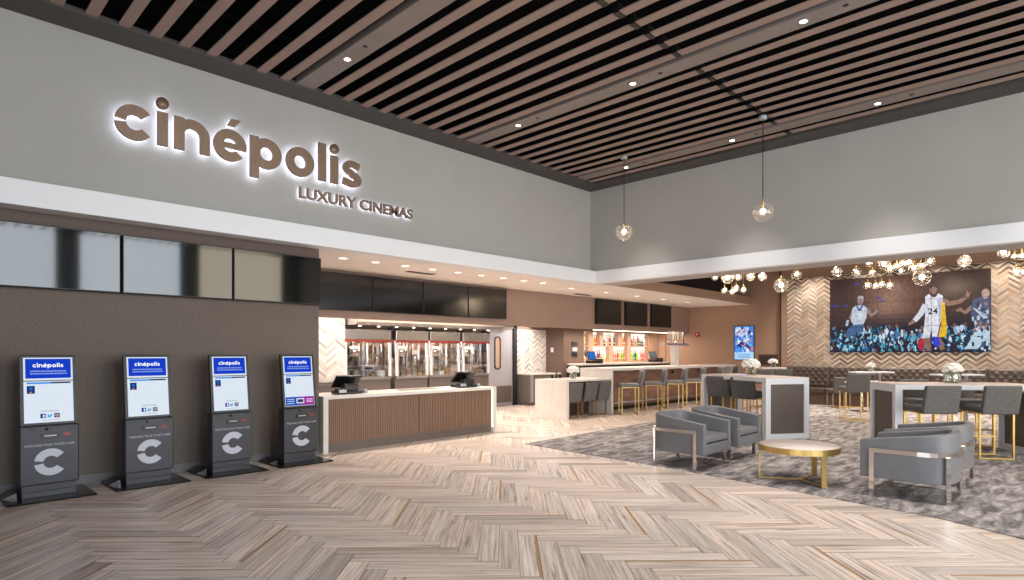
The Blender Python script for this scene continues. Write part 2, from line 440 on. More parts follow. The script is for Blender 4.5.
# ------------------------------------------------------------------ slatted ceiling
SL = 'brown ceiling slats'
clip = Bx(-.07, .07, -.03, .03, -.004, .10)
first = None
for k in range(-6, 32):
    x = 1.15+.3030*k
    if x > 10.39: continue
    if (k-9) % 10 == 0:
        pn = thing('ceiling_panel', {-1: 'grey light panel in the slatted ceiling nearest the left edge', 9: 'wide grey light panel in the slatted ceiling above the large wall sign',
                   19: 'wide grey light panel crossing the middle of the slatted ceiling', 29: 'wide grey light panel between slats nearest the right wall'}.get(k, 'grey light panel'), 'ceiling panel', (x-.01, 0, ZC))
        Bx(-.13, .13, -6, 7.73, 0, .09).build('board', M['slatpanel'], pn)
        for y in (6.62, 4.49, 2.32, .2):
            d = MB().lathe([(.034, -.004), (.038, .0), (.038, .02)], (0, y, 0), 14).build('downlight', M['spot'], pn)
            MB().arc(0, y, .038, .052, 0, 360, -.006, .002, 16).build('trim_ring', M['grey'], d)
            e = MB().lathe([(.028, -.004), (.03, 0)], (-.01, y-.42, 0), 12).build('sensor', M['black'], pn)
        continue
    if first is None:
        first = thing('ceiling_slat', 'brown wooden slat hung in the dark slatted ceiling', 'ceiling slat', (x, 0, ZC), 0, SL)
        Bx(-.059, .059, 3.72, 7.73, 0, .014).build('board', M['slat'], first)
        Bx(-.059, .059, -6, 3.64, 0, .014).build('board', M['slat'], first)
        clip.build('joint_clip', M['black'], first, loc=(0, 3.68, 0))
    else:
        copy_tree(first, (x, 0, ZC), 0, 'brown wooden slat hung in the dark slatted ceiling')
# carriers above the slats
tc = MB()
for y in (6.9, 5.3, 3.68, 2.0, .4): tc.box(-4, 10.5, y-.02, y+.02, ZC+.10, ZC+.14)
struct(tc, 'ceiling_carrier', M['void'])

# ------------------------------------------------------------------ letters (x-height = 1)
def letters(T, mk):
    """calls mk(name, MB) for each letter of the word; layout measured from the sign"""
    s = .285
    X = .40     # metres per x-height at full size
    def at(x0): return MB(lambda u, v, w: T(x0+u*X, v*X, w))
    out = []
    def C(x0):
        b = at(x0)
        b.arc(.49, .49, .225, .51, 40, 172, 0, 1); b.arc(.49, .49, .225, .51, 188, 320, 0, 1); return b
    def I(x0):
        b = at(x0); b.box(0, s, 0, 1, 0, 1); b.lathe([(.175, 0), (.175, 1)], (s/2, 1.27, 0), 20); return b
    def Nn(x0):
        b = at(x0); b.box(0, s, 0, 1, 0, 1)
        b.arc(.51, .49, .225, .51, 0, 150, 0, .95); b.box(.51+.225, .51+.51, 0, .49, 0, .95); return b
    def E(x0):
        b = at(x0); b.arc(.51, .49, .225, .515, 0, 318, 0, 1); b.box(.2, 1.02, .40, .565, 0, .95)
        b.prism([(.42, 1.12), (.66, 1.12), (.84, 1.36), (.54, 1.36)], 0, 1); return b
    def P(x0):
        b = at(x0); b.box(0, s, -.38, 1, 0, 1); b.arc(.55, .49, .225, .515, 0, 360, 0, .95, 32); return b
    def O(x0):
        b = at(x0); b.arc(.53, .49, .225, .515, 0, 360, 0, 1, 32); return b
    def Ll(x0):
        b = at(x0); b.box(0, s, 0, 1.36, 0, 1); return b
    def Ss(x0):
        b = at(x0)
        pts = [(.80, .80)]
        pts += [(.50+.26*math.cos(R(a)), .71+.165*math.sin(R(a))) for a in range(55, 270, 20)]
        pts += [(.50+.27*math.cos(R(a)), .29+.165*math.sin(R(a))) for a in range(85, -130, -20)]
        pts += [(.12, .20)]
        b.stroke(pts, .25, 0, 1); return b
    for f, x0 in ((C, 1.74), (I, 2.17), (Nn, 2.355), (E, 2.81), (P, 3.27), (O, 3.755), (Ll, 4.245), (I, 4.44), (Ss, 4.59)):
        mk(f(x0-1.74))

sign = thing('wall_sign', 'large bronze halo lit letters with smaller line below, on the upper grey wall', 'sign', (1.745, YU, 3.985))
DY = .06
for dep, nm, m in ((1, 'letter', M['bronze']), (0, 'letter_backlight', M['halo'])):
    def mk(b, nm=nm, m=m):
        return b.build(nm, m, sign)
    if dep: letters(lambda u, v, w: (u, -DY-.055*w, v), mk)
    else: letters(lambda u, v, w: (u, -DY+.014-.012*w, v), mk)
t1 = text_mesh('LUXURY CINEMAS', .215, 'tagline', M['bronze'], sign, lambda u, v, w: (u*1.115+2.22, -.05-w, v-.29), 'LEFT', .018, .005)
t2 = text_mesh('LUXURY CINEMAS', .215, 'tagline_backlight', emis('faint halo led', (228, 232, 255), 5), sign, lambda u, v, w: (u*1.115+2.22, -.026-w*.2, v-.29), 'LEFT', .004, .004)

# ------------------------------------------------------------------ kiosks
def make_kiosk(x, label, promo):
    k = thing('ticket_kiosk', label, 'kiosk', (x, 7.86, 0), 0, 'self service ticket kiosks')
    # local: front at -y
    b = MB(); b.box(-.37, .37, -.33, .33, .004, .018); b.prism([(-.37, -.33), (.37, -.33), (.37, .33), (-.37, .33)], .003, .02)
    b.build('base_plate', M['kioskdark'], k, bevel=.004)
    # sloping side wings of the base
    w = MB(lambda a, c, z: (a, c, z)); w._add([(-.37, .02, .02), (-.25, .02, .02), (-.25, .02, .07), (-.37, .33, .02), (-.25, .33, .02), (-.25, .33, .07)],
        [(0, 1, 2), (3, 5, 4), (0, 2, 5, 3), (1, 4, 5, 2), (0, 3, 4, 1)]); w.build('base_wing', M['kioskdark'], k)
    pl = MB(); pl.box(-.225, .225, -.10, .1, .02, .16); pl.box(-.215, .215, -.106, -.10, .075, .085)
    pl.build('plinth', M['kiosk'], k, bevel=.004)
    cab = MB(); cab.box(-.245, .245, -.14, .03, .15, .75); cb = cab.build('cabinet', M['kiosk'], k, bevel=.012)
    F = -.14
    s = MB(); s.box(-.075, .075, F-.012, F, .615, .67); o = s.build('ticket_slot', M['black'], cb)
    Bx(-.05, .05, F-.02, F-.012, .64, .652).build('slot_lip', M['grey'], o)
    Bx(.11, .165, F-.006, F, .635, .665).build('scanner_light', mat('dim red lens', (150, 34, 40), .3) if 'scn' not in M else M['scn'], cb)
    for xx in (-.2, .14): Bx(xx, xx+.07, F-.005, F, .705, .73).build('speaker_grille', M['black'], cb)
    MB(lambda a, b_, c: (a, F-.003-c, b_)).lathe([(.014, 0), (.014, .006)], (-.03, .715, 0), 12).build('camera_eye', M['black'], cb)
    e = MB(lambda u, v, w_: (u, F-w_, v)); e.arc(0.005, .375, .062, .137, 38, 171, 0, .006); e.arc(0.005, .375, .062, .137, 189, 322, 0, .006)
    e.build('emblem', M['emblem'], cb)
    text_mesh('PURCHASE YOUR TICKETS HERE', .031, 'lettering', M['emblem'], cb, lambda u, v, w_: (u*.92, F-.003, v+.542))
    # tilted display
    ang = R(7.5)
    def D(u, v, w_): return (u, -.105+v*math.sin(ang)-w_*math.cos(ang), .75+v*math.cos(ang)+w_*math.sin(ang)*0)
    h = MB(D); h.box(-.235, .235, 0, .725, -.06, .0); hs = h.build('display_housing', M['blackmetal'], k, bevel=.008)
    ar = MB(); ar.box(-.15, .15, -.01, .12, .745, 1.1); ar.build('display_mount', M['kiosk'], k, bevel=.01)
    for sx in (-.234, .229): MB(D).box(sx, sx+.005, 0, .725, -.004, .004).build('bezel_edge', M['kiosk'], hs)
    a = MB(D).box(-.205, .205, .465, .70, 0, .003).build('banner_screen', M['screenwhite'], hs)
    MB(D).box(-.19, .19, .485, .688, .003, .0045).build('banner_field', M['screenblue'], a)
    lg = MB()
    sc = .079/.40
    def TT(u, v, w_): return D(-.13+u*sc*.405, .60+v*sc*.40, .005+w_*.0005)
    def mk(b_):
        o_ = len(lg.v); lg.v += b_.v; lg.f += [[i+o_ for i in f_] for f_ in b_.f]; lg.c += b_.c; lg.sm += b_.sm
    letters(TT, mk)
    lg.build('banner_word', M['scrw'], a)
    q = MB(D)
    rr = random.Random(3)
    for row, v in enumerate((.553, .527)):
        u = -.15
        while u < .15:
            w2 = rr.uniform(.006, .016); q.box(u, u+w2, v, v+.014, .005, .0055); u += w2+.004
    q.build('banner_line', M['scrp'], a)
    a = MB(D).box(-.205, .205, .03, .455, 0, .003).build('touch_screen', M['screenwhite'], hs)
    q = MB(D); q.col = lin((60, 150, 230)); q.box(-.18, .02, .428, .446, .003, .004); q.col = lin((24, 44, 84)); q.box(.02, .185, .43, .446, .003, .004)
    q.col = lin((20, 50, 120)); q.box(-.18, -.115, .33, .41, .003, .004); q.col = lin((190, 130, 80)); q.box(-.158, -.138, .335, .35, .004, .005)
    q.col = lin((40, 110, 190)); q.box(-.16, -.135, .365, .395, .004, .005)
    q.build('screen_header', M['scr'], a); q = MB(D)
    if promo:
        q.col = lin((30, 80, 180)); q.box(-.2, .02, .035, .15, .003, .004); q.col = lin((150, 40, 150)); q.box(.02, .2, .035, .15, .003, .004)
        q.col = lin((225, 220, 235)); q.box(-.05, .06, .06, .13, .004, .005); q.col = lin((50, 60, 110)); q.box(-.035, .045, .075, .115, .005, .006)
        q.col = lin((235, 200, 235))
        for v in (.11, .09, .07): q.box(.09, .18, v, v+.01, .004, .005)
        q.col = lin((200, 220, 250))
        for v in (.115, .09, .06): q.box(-.18, -.08, v, v+.009, .004, .005)
    else:
        q.col = lin((32, 62, 140)); q.box(-.075, -.03, .075, .12, .003, .004)
        q.col = lin((250, 252, 255)); q.box(-.05, -.042, .078, .112, .004, .005); q.box(-.058, -.036, .094, .101, .004, .005)
        q.build('social_icon', M['scr'], a); q = MB(D)
        q.col = lin((70, 170, 230)); q.prism([(-.022, .082), (.0, .076), (.018, .09), (.024, .116), (.012, .112), (.004, .1), (-.012, .112), (-.02, .105), (-.01, .092)], .003, .004)
        q.build('social_icon', M['scr'], a); q = MB(D)
        q.col = lin((60, 56, 70)); q.box(.04, .085, .075, .12, .003, .004)
        q.col = lin((210, 210, 220)); q.arc(.062, .097, .008, .014, 0, 360, .004, .005, 12)
        q.build('social_icon', M['scr'], a); q = MB(D)
        q.col = lin((150, 160, 175)); rr = random.Random(5)
        for v, u0, u1 in ((.148, -.06, .07), (.138, -.07, .075), (.05, -.06, .08)):
            u = u0
            while u < u1:
                w2 = rr.uniform(.006, .014); q.box(u, u+w2, v, v+.005, .003, .004); u += w2+.004
    q.build('screen_banner' if promo else 'screen_caption', M['scr'], a)
    return k
M['scrw'] = emis('screen lettering', (250, 252, 255), 1.1)
M['scrp'] = emis('screen small print', (150, 176, 240), .9)
M['scn'] = mat('dim red lens', (150, 34, 40), .3)
make_kiosk(1.10, 'charcoal ticket kiosk at the left end of the row, below the first wall screen', False)
make_kiosk(2.01, 'charcoal ticket kiosk second from the left along the taupe wall', False)
make_kiosk(2.92, 'charcoal ticket kiosk second from the counter, showing white social media screen', False)
make_kiosk(3.82, 'charcoal ticket kiosk beside the counter with blue and purple strip on screen', True)

# ------------------------------------------------------------------ wall screens
def screen(name, label, x0, x1, z0, z1, y, m, group, depth=.08, border=.012):
    t = thing(name, label, 'screen', ((x0+x1)/2, y, z0), 0, group)
    w = (x1-x0)/2; h = z1-z0
    b = MB(); b.box(-w, w, 0, depth, 0, h); b.build('housing', M['black'], t, bevel=.006)
    Bx(-w+border, w-border, -.004, 0.001, border, h-border).build('glass_face', m, t)
    return t
ks = [(-.62, .585), (.60, 1.815), (1.835, 3.075), (3.09, 4.33)]
kl = ['', 'wide glossy screen on the kiosk wall, cut by the left edge of the photo', 'wide glossy screen on the kiosk wall, middle of the visible three', 'wide glossy screen on the kiosk wall at its right end, beside the counter opening']
for i in (1, 2, 3):
    screen('wall_screen', kl[i], ks[i][0], ks[i][1], 2.19, 2.87, 8.14, M['glossblack'], 'glossy screens above the kiosks', .13)
ml = ['dark menu screen above the counter, leftmost of the four', 'dark menu screen above the counter, second from the left', 'dark menu screen above the counter, third from the left', 'dark menu screen above the counter, rightmost of the four']
for i, (a, b) in enumerate(((5.18, 6.39), (6.41, 7.60), (7.62, 8.83), (8.85, 10.05))):
    screen('menu_screen', ml[i], a, b, 2.28, 2.965, YM-.10, M['menublack'], 'menu screens above the counter', .09)
bl = ['black television above the bar, left of three', 'black television above the bar, middle of three', 'black television above the bar, right of three']
for i, (a, b) in enumerate(((13.62, 14.80), (15.06, 16.22), (16.50, 17.66))):
    screen('bar_television', bl[i], a, b, 2.30, 2.99, YM-.09, M['tvblack'], 'televisions above the bar', .08, .03)

# ------------------------------------------------------------------ ticket counter
c = thing('service_counter', 'long ribbed wood service counter with white waterfall top', 'counter', (6.15, 8.17, 0))
b = MB(); b.box(-1.77, 1.77, 0, .78, .80, .85); b.build('countertop', M['quartz'], c, bevel=.004)
for x in (-1.77, 1.69): Bx(x, x+.08, 0, .78, .002, .80).build('end_panel', M['quartz'], c)
for x0, x1 in ((-1.69, -.02), (.0, 1.69)):
    b = MB(); n = int((x1-x0)/.034)
    b.box(x0, x1, .05, .09, .14, .80)
    for i in range(n):
        u = x0+(i+.5)*(x1-x0)/n; b.box(u-.011, u+.011, .036, .055, .14, .80)
    b.build('front_panel', M['ribwood'], c)
Bx(-1.69, 1.69, .07, .6, .002, .14).build('toe_kick', mat('grey toe kick', (112, 100, 94), .5), c)
Bx(-.02, 0, .04, .09, .14, .8).build('panel_joint', M['darkwood'], c)
Bx(1.685, 1.69, .02, .035, .1, .8).build('light_strip', M['led'], c)

def make_pos(x, label):
    t = thing('payment_terminal', label, 'cash register', (x, 8.56, .85), R(172), 'counter payment terminals')
    b = MB(); b.box(-.2, .2, -.13, .2, 0, .05); b.build('base', M['black'], t, bevel=.015)
    b = MB(lambda u, v, w: (u, .02+v*math.cos(R(52))-w*math.sin(R(52)), .17+v*math.sin(R(52))*.65+w*math.cos(R(52))))
    b.box(-.21, .21, -.16, .2, 0, .035); o = b.build('screen', M['black'], t, bevel=.008)
    b = MB(lambda u, v, w: (u, .02+v*math.cos(R(52))-w*math.sin(R(52)), .17+v*math.sin(R(52))*.65+w*math.cos(R(52))))
    b.box(-.18, .18, -.13, .17, .035, .038); b.build('screen_face', M['glossblack'], o)
    MB().tube([(0, .05, .04), (0, .1, .12), (0, .05, .2)], .035).build('neck', M['black'], t)
    b = MB(); b.box(.08, .24, .1, .26, 0, .09); b.build('card_reader', M['blackmetal'], t, bevel=.02)
    Bx(.1, .22, .26, .265, .03, .075).build('reader_display', M['grey'], t)
    b = MB(); b.box(-.12, .12, .06, .22, .05, .16); b.build('receipt_printer', M['black'], t, bevel=.02)
    MB().lathe([(.035, 0), (.035, .05), (.02, .06)], (-.27, .12, 0), 12).build('scanner_stand', M['grey'], t)
    return t
make_pos(4.98, 'black payment terminal on the white counter near its left end')
make_pos(7.42, 'black payment terminal on the white counter near its right end')
tag(MB().prism([(5.98, 8.5), (6.75, 8.5), (6.85, 8.78), (6.08, 8.78)], .8505, .857).build('counter_mat', mat('dull metal mat', (150, 140, 130), .3, .5)), 'flat grey serving mat lying in the middle of the white counter', 'mat')

# ------------------------------------------------------------------ chevron tiles
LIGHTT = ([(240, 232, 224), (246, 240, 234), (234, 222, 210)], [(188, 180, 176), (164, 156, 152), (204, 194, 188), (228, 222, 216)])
WARMT = ([(244, 228, 210), (238, 220, 200), (248, 236, 222), (226, 204, 182)], [(116, 96, 84), (100, 82, 72), (132, 110, 96), (150, 126, 108)])  # second list paints the shaded tile facets in as darker rows
def chevron(T, w, h, cw, rh, slope, pal, seed, relief=.018):
    """tiles on a (u,v) face; w outward"""
    r = random.Random(seed); b = MB(T)
    n = max(1, round(w/cw)); cw = w/n
    b.col = lin((150, 132, 120)); b.box(0, w, 0, h, -.004, .0)
    for i in range(n):
        s = slope if i % 2 == 0 else -slope
        m = int(h/rh)+4
        for j in range(-2, m):
            u0, u1 = i*cw+.002, (i+1)*cw-.002
            base = (j//2)*rh*2+(rh*1.16 if j % 2 else 0); hh = rh*(.84 if j % 2 else 1.16)
            d0 = 0 if s > 0 else -s*cw
            va0, va1 = base+(0 if s > 0 else slope*cw), base+(slope*cw if s > 0 else 0)
            g = .003
            q = [(u0, va0+g), (u1, va1+g), (u1, va1+hh-g), (u0, va0+hh-g)]
            q = [(u, min(max(v, 0), h)) for u, v in q]
            if q[2][1]-q[1][1] < .004 and q[3][1]-q[0][1] < .004: continue
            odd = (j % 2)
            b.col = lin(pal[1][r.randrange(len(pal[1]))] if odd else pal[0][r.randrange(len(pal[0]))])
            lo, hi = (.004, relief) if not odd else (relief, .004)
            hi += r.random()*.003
            P = [(q[0][0], q[0][1], lo), (q[1][0], q[1][1], lo), (q[2][0], q[2][1], hi), (q[3][0], q[3][1], hi)]
            B = [(p[0], p[1], 0) for p in P]
            b._add(P+B, [(0, 1, 2, 3), (0, 4, 5, 1), (1, 5, 6, 2), (2, 6, 7, 3), (3, 7, 4, 0)])
    return b
def chev_thing(name, label, T, w, h, cw, rh, pal, seed, relief=.018):
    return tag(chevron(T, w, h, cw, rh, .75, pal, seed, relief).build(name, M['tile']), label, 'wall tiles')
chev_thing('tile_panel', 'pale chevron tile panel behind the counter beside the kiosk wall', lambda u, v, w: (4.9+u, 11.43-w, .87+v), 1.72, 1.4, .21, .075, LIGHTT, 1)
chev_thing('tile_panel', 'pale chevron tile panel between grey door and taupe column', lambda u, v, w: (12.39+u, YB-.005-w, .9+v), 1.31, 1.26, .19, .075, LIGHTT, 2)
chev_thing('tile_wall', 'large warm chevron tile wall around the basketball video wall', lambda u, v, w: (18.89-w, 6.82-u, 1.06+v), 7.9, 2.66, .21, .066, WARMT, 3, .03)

# ------------------------------------------------------------------ grey service door
d = tag(Bx(11.2, 12.22, YB-.05, YB-.005, .02, 2.18).build('door_1', M['doorgrey'], bevel=.004), 'grey service door with narrow window and kick plate', 'door', kind='structure')
t = MB(); t.box(12.22, 12.36, YB-.1, YB-.002, 0, 2.3); t.box(11.08, 11.2, YB-.1, YB-.002, 0, 2.3); t.box(11.08, 12.36, YB-.1, YB-.002, 2.18, 2.3)
t.build('door_frame', M['blackmetal'], d)
Bx(11.24, 12.18, YB-.056, YB-.05, .1, .56).build('kick_plate', M['kick'], d)
fr = MB(lambda u, v, w: (11.62+u, YB-.05-w, 1.48+v))
pts = [(.12*math.cos(R(a)), (.38 if a < 180 else -.38)+.08*math.sin(R(a))) for a in list(range(0, 181, 15))+list(range(180, 361, 15))]
ins = [(p[0]*.72, p[1]*.93) for p in pts]
fr.strip(pts, ins, 0, .014, True); fr.build('window_gasket', M['black'], d)
MB(lambda u, v, w: (11.62+u, YB-.05-w, 1.48+v)).prism(ins, 0, .004).build('window_pane', mat('amber lit pane', (206, 172, 146), .2), d)
b = MB(); b.box(11.6, 11.86, YB-.12, YB-.05, 2.1, 2.17); b.build('closer', M['grey'], d, bevel=.01)
MB().tube([(11.8, YB-.1, 2.19), (12.15, YB-.14, 2.2)], .012).build('closer_arm', M['grey'], d)

# ------------------------------------------------------------------ display warmers
M['mirror'].node_tree.nodes['Principled BSDF'].inputs['Metallic'].default_value = .7
def make_warmer(x0, x1, label, seed):
    r = random.Random(seed)
    t = thing('food_warmer', label, 'food warmer', ((x0+x1)/2, 11.5, 0), 0, 'glass fronted warmers behind the counter')
    w = (x1-x0)/2
    b = MB(); b.box(-w, w, .02, .47, .1, .9); bs = b.build('base_cabinet', M['kick'], t)
    Bx(-w+.02, w-.02, .1, .45, .002, .1).build('plinth', M['kick'], bs)
    b = MB(); b.box(-w, w, -.02, .47, .9, .95); b.build('shelf', M['steel'], t)
    for x in (-w, w-.06): Bx(x, x+.06, -.02, .03, .96, 1.72).build('post', M['whitelam'], t)
    b = MB(); b.box(-w, w, -.02, .47, 1.775, 2.0); b.build('hood', M['steel'], t, bevel=.01)
    Bx(-w, w, -.028, .02, 1.73, 1.775).build('red_band', M['red'], t)
    Bx(-w, w, .455, .47, .96, 1.72).build('back_panel', M['mirror'], t)
    Bx(-w+.06, w-.06, 0, .006, .97, 1.715).build('glass_front', M['glass'], t)
    Bx(-.03, .03, .2, .24, .96, 1.74).build('divider', M['steelmatte'], t)
    for z in (1.18, 1.45): Bx(-w+.06, w-.06, .28, .44, z, z+.012).build('inner_shelf', M['steel'], t)
    Bx(-w+.08, w-.08, .12, .16, 1.74, 1.755).build('lamp_tube', M['led'], t)
    for x in (-w+.03, w-.03): Bx(x-.03, x+.03, -.035, .04, 2.0, 2.04).build('clip', M['black'], t)
    # contents: kettle, bins and dispensers
    k = MB(); k.lathe([(.02, .0), (.13, .01), (.16, .08), (.16, .2), (.13, .23), (.02, .25)], (-w*.45, .2, 1.40), 18); k.build('kettle', M['chrome'], t)
    k = MB(); k.tube([(-w*.45, .2, 1.64), (-w*.45, .2, 1.76)], .02); k.build('kettle_hanger', M['steel'], t)
    for i in range(5):
        x = -w+.14+i*(2*w-.28)/4
        h = r.uniform(.10, .2)
        MB().lathe([(.045, 0), (.06, h*.9), (.062, h), (.02, h+.01)], (x, .36, 1.192), 12).build('canister', [M['steel'], M['midwood'], M['white'], M['chrome'], M['white']][r.randrange(5)], t)
        h = r.uniform(.08, .2)
        Bx(x-.05, x+.05, .3, .42, 1.462, 1.462+h).build('carton', [M['darkwood'], M['white'], M['gold'], M['screenblue'] if False else M['grey'], M['midwood']][r.randrange(5)], t)
        h = r.uniform(.05, .16)
        Bx(x-.06, x+.06, .12, .4, .952, .962+h).build('tray', [M['gold'], M['white'], M['midwood'], M['steel']][r.randrange(4)], t)
    for i in range(6):
        x = -w+.12+i*(2*w-.24)/5+r.uniform(-.03, .03); m = [M['chrome'], M['white'], M['black'], M['steel'], M['white'], M['bronze']][(i+seed) % 6]
        h = r.uniform(.3, .62)
        MB().lathe([(.02, 0), (.028, .02), (.028, h-.05), (.012, h)], (x, .25, 1.72-h), 10).build('dispenser_tube', m, t)
    return t
make_warmer(6.64, 7.82, 'glass fronted food warmer holding a grey scale, leftmost behind the counter', 1)
make_warmer(7.95, 8.87, 'narrow glass fronted food warmer, second from the left behind the counter', 2)
make_warmer(8.93, 9.86, 'glass fronted food warmer, third from the left behind the counter', 3)
make_warmer(9.95, 10.88, 'glass fronted food warmer beside the grey service door', 4)
b = thing('counter_scale', 'grey box with dark display inside the leftmost warmer', 'scale', (7.25, 11.58, .952))
q = MB(); q.box(-.17, .17, -.06, .06, .12, .27); o = q.build('housing', M['grey'], b, bevel=.015); Bx(-.1, .1, -.066, -.06, .17, .22).build('display', M['black'], o)
q = MB(); q.box(-.14, .14, -.07, .1, 0, .03); q.box(-.03, .03, -.02, .02, .03, .12); q.build('foot', M['steelmatte'], b)
struct(Bx(4.36, 6.62, 11.435, 11.55, .001, 2.6), 'wall_partition', M['bulk'])
b = thing('prep_counter', 'dark grey cabinet under the pale chevron tile panel left of the warmers', 'counter', (5.5, 11.3, 0))
q = MB(); q.box(-.9, 1.12, 0, .13, .80, .85); q.build('worktop', M['kick'], b)
q = MB(); q.box(-.9, 1.12, .02, .13, .002, .80); q.build('body', M['kick'], b)
h = thing('exhaust_hood', 'long stainless exhaust hood over the glass warmers', 'hood', (9.05, 10.95, 2.08))
q = MB(); q._add([(-2.4, .12, 0), (2.2, .12, 0), (2.2, 1.1, 0), (-2.4, 1.1, 0), (-2.4, 0, .06), (2.2, 0, .06), (2.2, 1.1, .4), (-2.4, 1.1, .4), (-2.4, 0, .4), (2.2, 0, .4)],
   [(0, 3, 2, 1), (0, 1, 5, 4), (4, 5, 9, 8), (8, 9, 6, 7), (2, 3, 7, 6), (0, 4, 8, 7, 3), (1, 2, 6, 9, 5)])
q.build('canopy', M['steel'], h)
for i in range(9): MB().lathe([(.03, -.012), (.035, .002)], (-2.0+i*.48, .6, 0), 12).build('hood_lamp', M['led'], h)
tag(Bx(4.4, 10.6, YM+.285, YM+.32, 2.155, 2.18).build('light_strip', M['led']), 'warm light strip along the bulkhead over the warmers', 'light')

# ------------------------------------------------------------------ cabinet by the door
c = thing('sink_cabinet', 'taupe cabinet with pale countertop under the chevron tile panel', 'cabinet', (13.03, 11.4, 0))
Bx(-.6, .67, .04, .585, .1, .86).build('body', M['cabinet'], c)
Bx(-.6, .67, .1, .585, .002, .1).build('toe_kick', M['kick'], c)
b = MB(); b.box(-.63, .675, 0, .585, .86, .9); b.build('countertop', M['quartz'], c, bevel=.004)
for x0, x1 in ((-.5, -.1), (-.08, .28), (.3, .65)):
    o = Bx(x0, x1, .02, .04, .12, .84).build('door', M['cabinet'], c, bevel=.004)
    Bx(x1-.05, x1-.035, -.005, .02, .45, .7).build('handle', M['grey'], o)
Bx(-.605, -.53, .0, .05, .1, .86).build('filler_post', M['grey'], c)
t = thing('tap_fixture', 'small black tap on the low counter before the cabinet', 'tap', (11.05, 9.34, .882))
MB().lathe([(.03, 0), (.025, .03), (.014, .05), (.014, .17)], (0, 0, 0), 10).build('spout_base', M['black'], t)
for x in (-.14, .14): MB().lathe([(.035, 0), (.03, .05), (.045, .06), (.02, .09)], (x, 0, 0), 10).build('knob', M['black'], t)
s = thing('switch_plate', 'white light switch on the brown wall beside chevron tiles', 'switch', (13.71, 11.75, 1.5), R(-90))
q = Bx(-.05, .05, -.012, .01, 0, .14).build('plate', M['white'], s); Bx(-.015, .015, -.018, -.012, .045, .095).build('toggle', M['whitelam'], q)
s = thing('wall_intercom', 'dark control panels stacked on the taupe column', 'intercom', (14.2, 11.305, 1.38))
for z in (0.0, .15, .31):
    q = Bx(-.12, .12, -.03, .0, z, z+.12).build('panel', M['blackmetal'] if z != .15 else M['grey'], s); Bx(-.07, .07, -.034, -.03, z+.03, z+.09).build('display', M['black'] if z != .15 else M['white'], q)

# ------------------------------------------------------------------ flowers
def make_flowers(loc, label, r=.13, square=False, zvase=.13, n=26, seed=1):
    rr = random.Random(seed)
    t = thing('flower_vase', label, 'flowers', loc, 0)
    h = zvase
    if square:
        for x in (-.11, .11):
            MB().lathe([(.02, 0), (.085, 0), (.1, .03), (.1, h-.02), (.085, h), (.08, h), (.094, h-.02), (.094, .03), (.02, .008)], (x, 0, 0), 18).build('glass_vase', M['vase'], t)
    else:
        MB().lathe([(.02, 0), (r*.6, 0), (r*.85, h*.4), (r*.75, h), (r*.7, h), (r*.8, h*.4), (.02, .01)], (0, 0, 0), 20).build('glass_vase', M['vase'], t)
    b = MB()
    for i in range(7): b.tube([(rr.uniform(-.03, .03), rr.uniform(-.03, .03), .01), (rr.uniform(-r, r)*.5, rr.uniform(-r, r)*.5, h+.03)], .006, 5)
    b.build('stems', M['stem'], t)
    for i in range(n):
        a = i*2.39996; e = 1-1.35*(i+.5)/n      # spread over a dome
        q = r*math.sqrt(max(0, 1-e*e)); z = h+r*.5+r*.85*e
        b = MB(); c0 = (q*math.cos(a)*(1.3 if square else 1.05), q*math.sin(a), z)
        s = r*rr.uniform(.34, .44)
        b.sphere(c0, s*.6, 8, 5)
        for k in range(5):
            aa = k*2*math.pi/5+rr.random()
            b.sphere((c0[0]+math.cos(aa)*s*.6, c0[1]+math.sin(aa)*s*.6, c0[2]+rr.uniform(-.2, .3)*s), s*.55, 8, 5, .7)
        b.build('flower_head', M['petal'], t)
    return t

# ------------------------------------------------------------------ seats
def make_seat(name, label, cat, loc, rot, group, hs, hb, metal, fabric, back, hw=.235):
    """upright stool or dining chair on square tube frame; faces +y; hs seat frame height, hb back top"""
    t = thing(name, label, cat, (loc[0], loc[1], loc[2]), rot, group)
    a, d, r = hw-.02, .20, .011
    for y in (-d, d):
        for x in (-a, a): Bx(x-r, x+r, y-r, y+r, .001, hs).build('leg', metal, t)
        Bx(-a+r, a-r, y-r, y+r, .002, .022).build('floor_bar', metal, t)
    f = MB()
    for y in (-d, d): f.box(-a-r, a+r, y-r, y+r, hs, hs+.022)
    for x in (-a, a): f.box(x-r, x+r, -d+r, d-r, hs, hs+.022)
    f.build('seat_frame', metal, t)
    if hs > .5:
        f = MB(); f.box(-a+r, a-r, d-r, d+r, .26, .282); f.build('footrest', metal, t)
    b = MB(); b.box(-hw, hw, -.22, .25, hs+.022, hs+.11); b.build('seat', fabric, t, bevel=.025)
    lean = .09
    b = MB(lambda x, y, z: (x, y-lean*(z-hs)/(hb-hs), z)); b.box(-hw, hw, -.285, -.215, hs-.0, hb); b.build('backrest', back, t, bevel=.022)
    return t
def cam_dir_angle(f):  # rotation so that local +y points along f
    return math.atan2(f[1], f[0])-math.pi/2
bs = [((12.2, 8.25), 'grey bar stool at the long bar, nearest the white end block'), ((13.35, 8.3), 'second grey bar stool from the white end block at the long bar'),
      ((14.48, 8.33), 'third grey bar stool from the white end block at the long bar'), ((15.6, 8.38), 'fourth grey bar stool at the long bar, just left of the communal table'),
      ((16.75, 8.40), 'fifth grey bar stool at the long bar, showing only above the communal table'), ((17.9, 8.42), 'grey bar stool at the far right end of the long bar')]
fr = (-.69, .72)
proto = None
for (x, y), lb in bs:
    loc = (x+.29, y+.0, 0)
    if proto is None: proto = make_seat('bar_stool', lb, 'bar stool', loc, cam_dir_angle(fr), 'bar stools along the bar', .64, 1.06, M['gold'], M['leather'], M['leather'])
    else: copy_tree(proto, loc, cam_dir_angle(fr), lb)

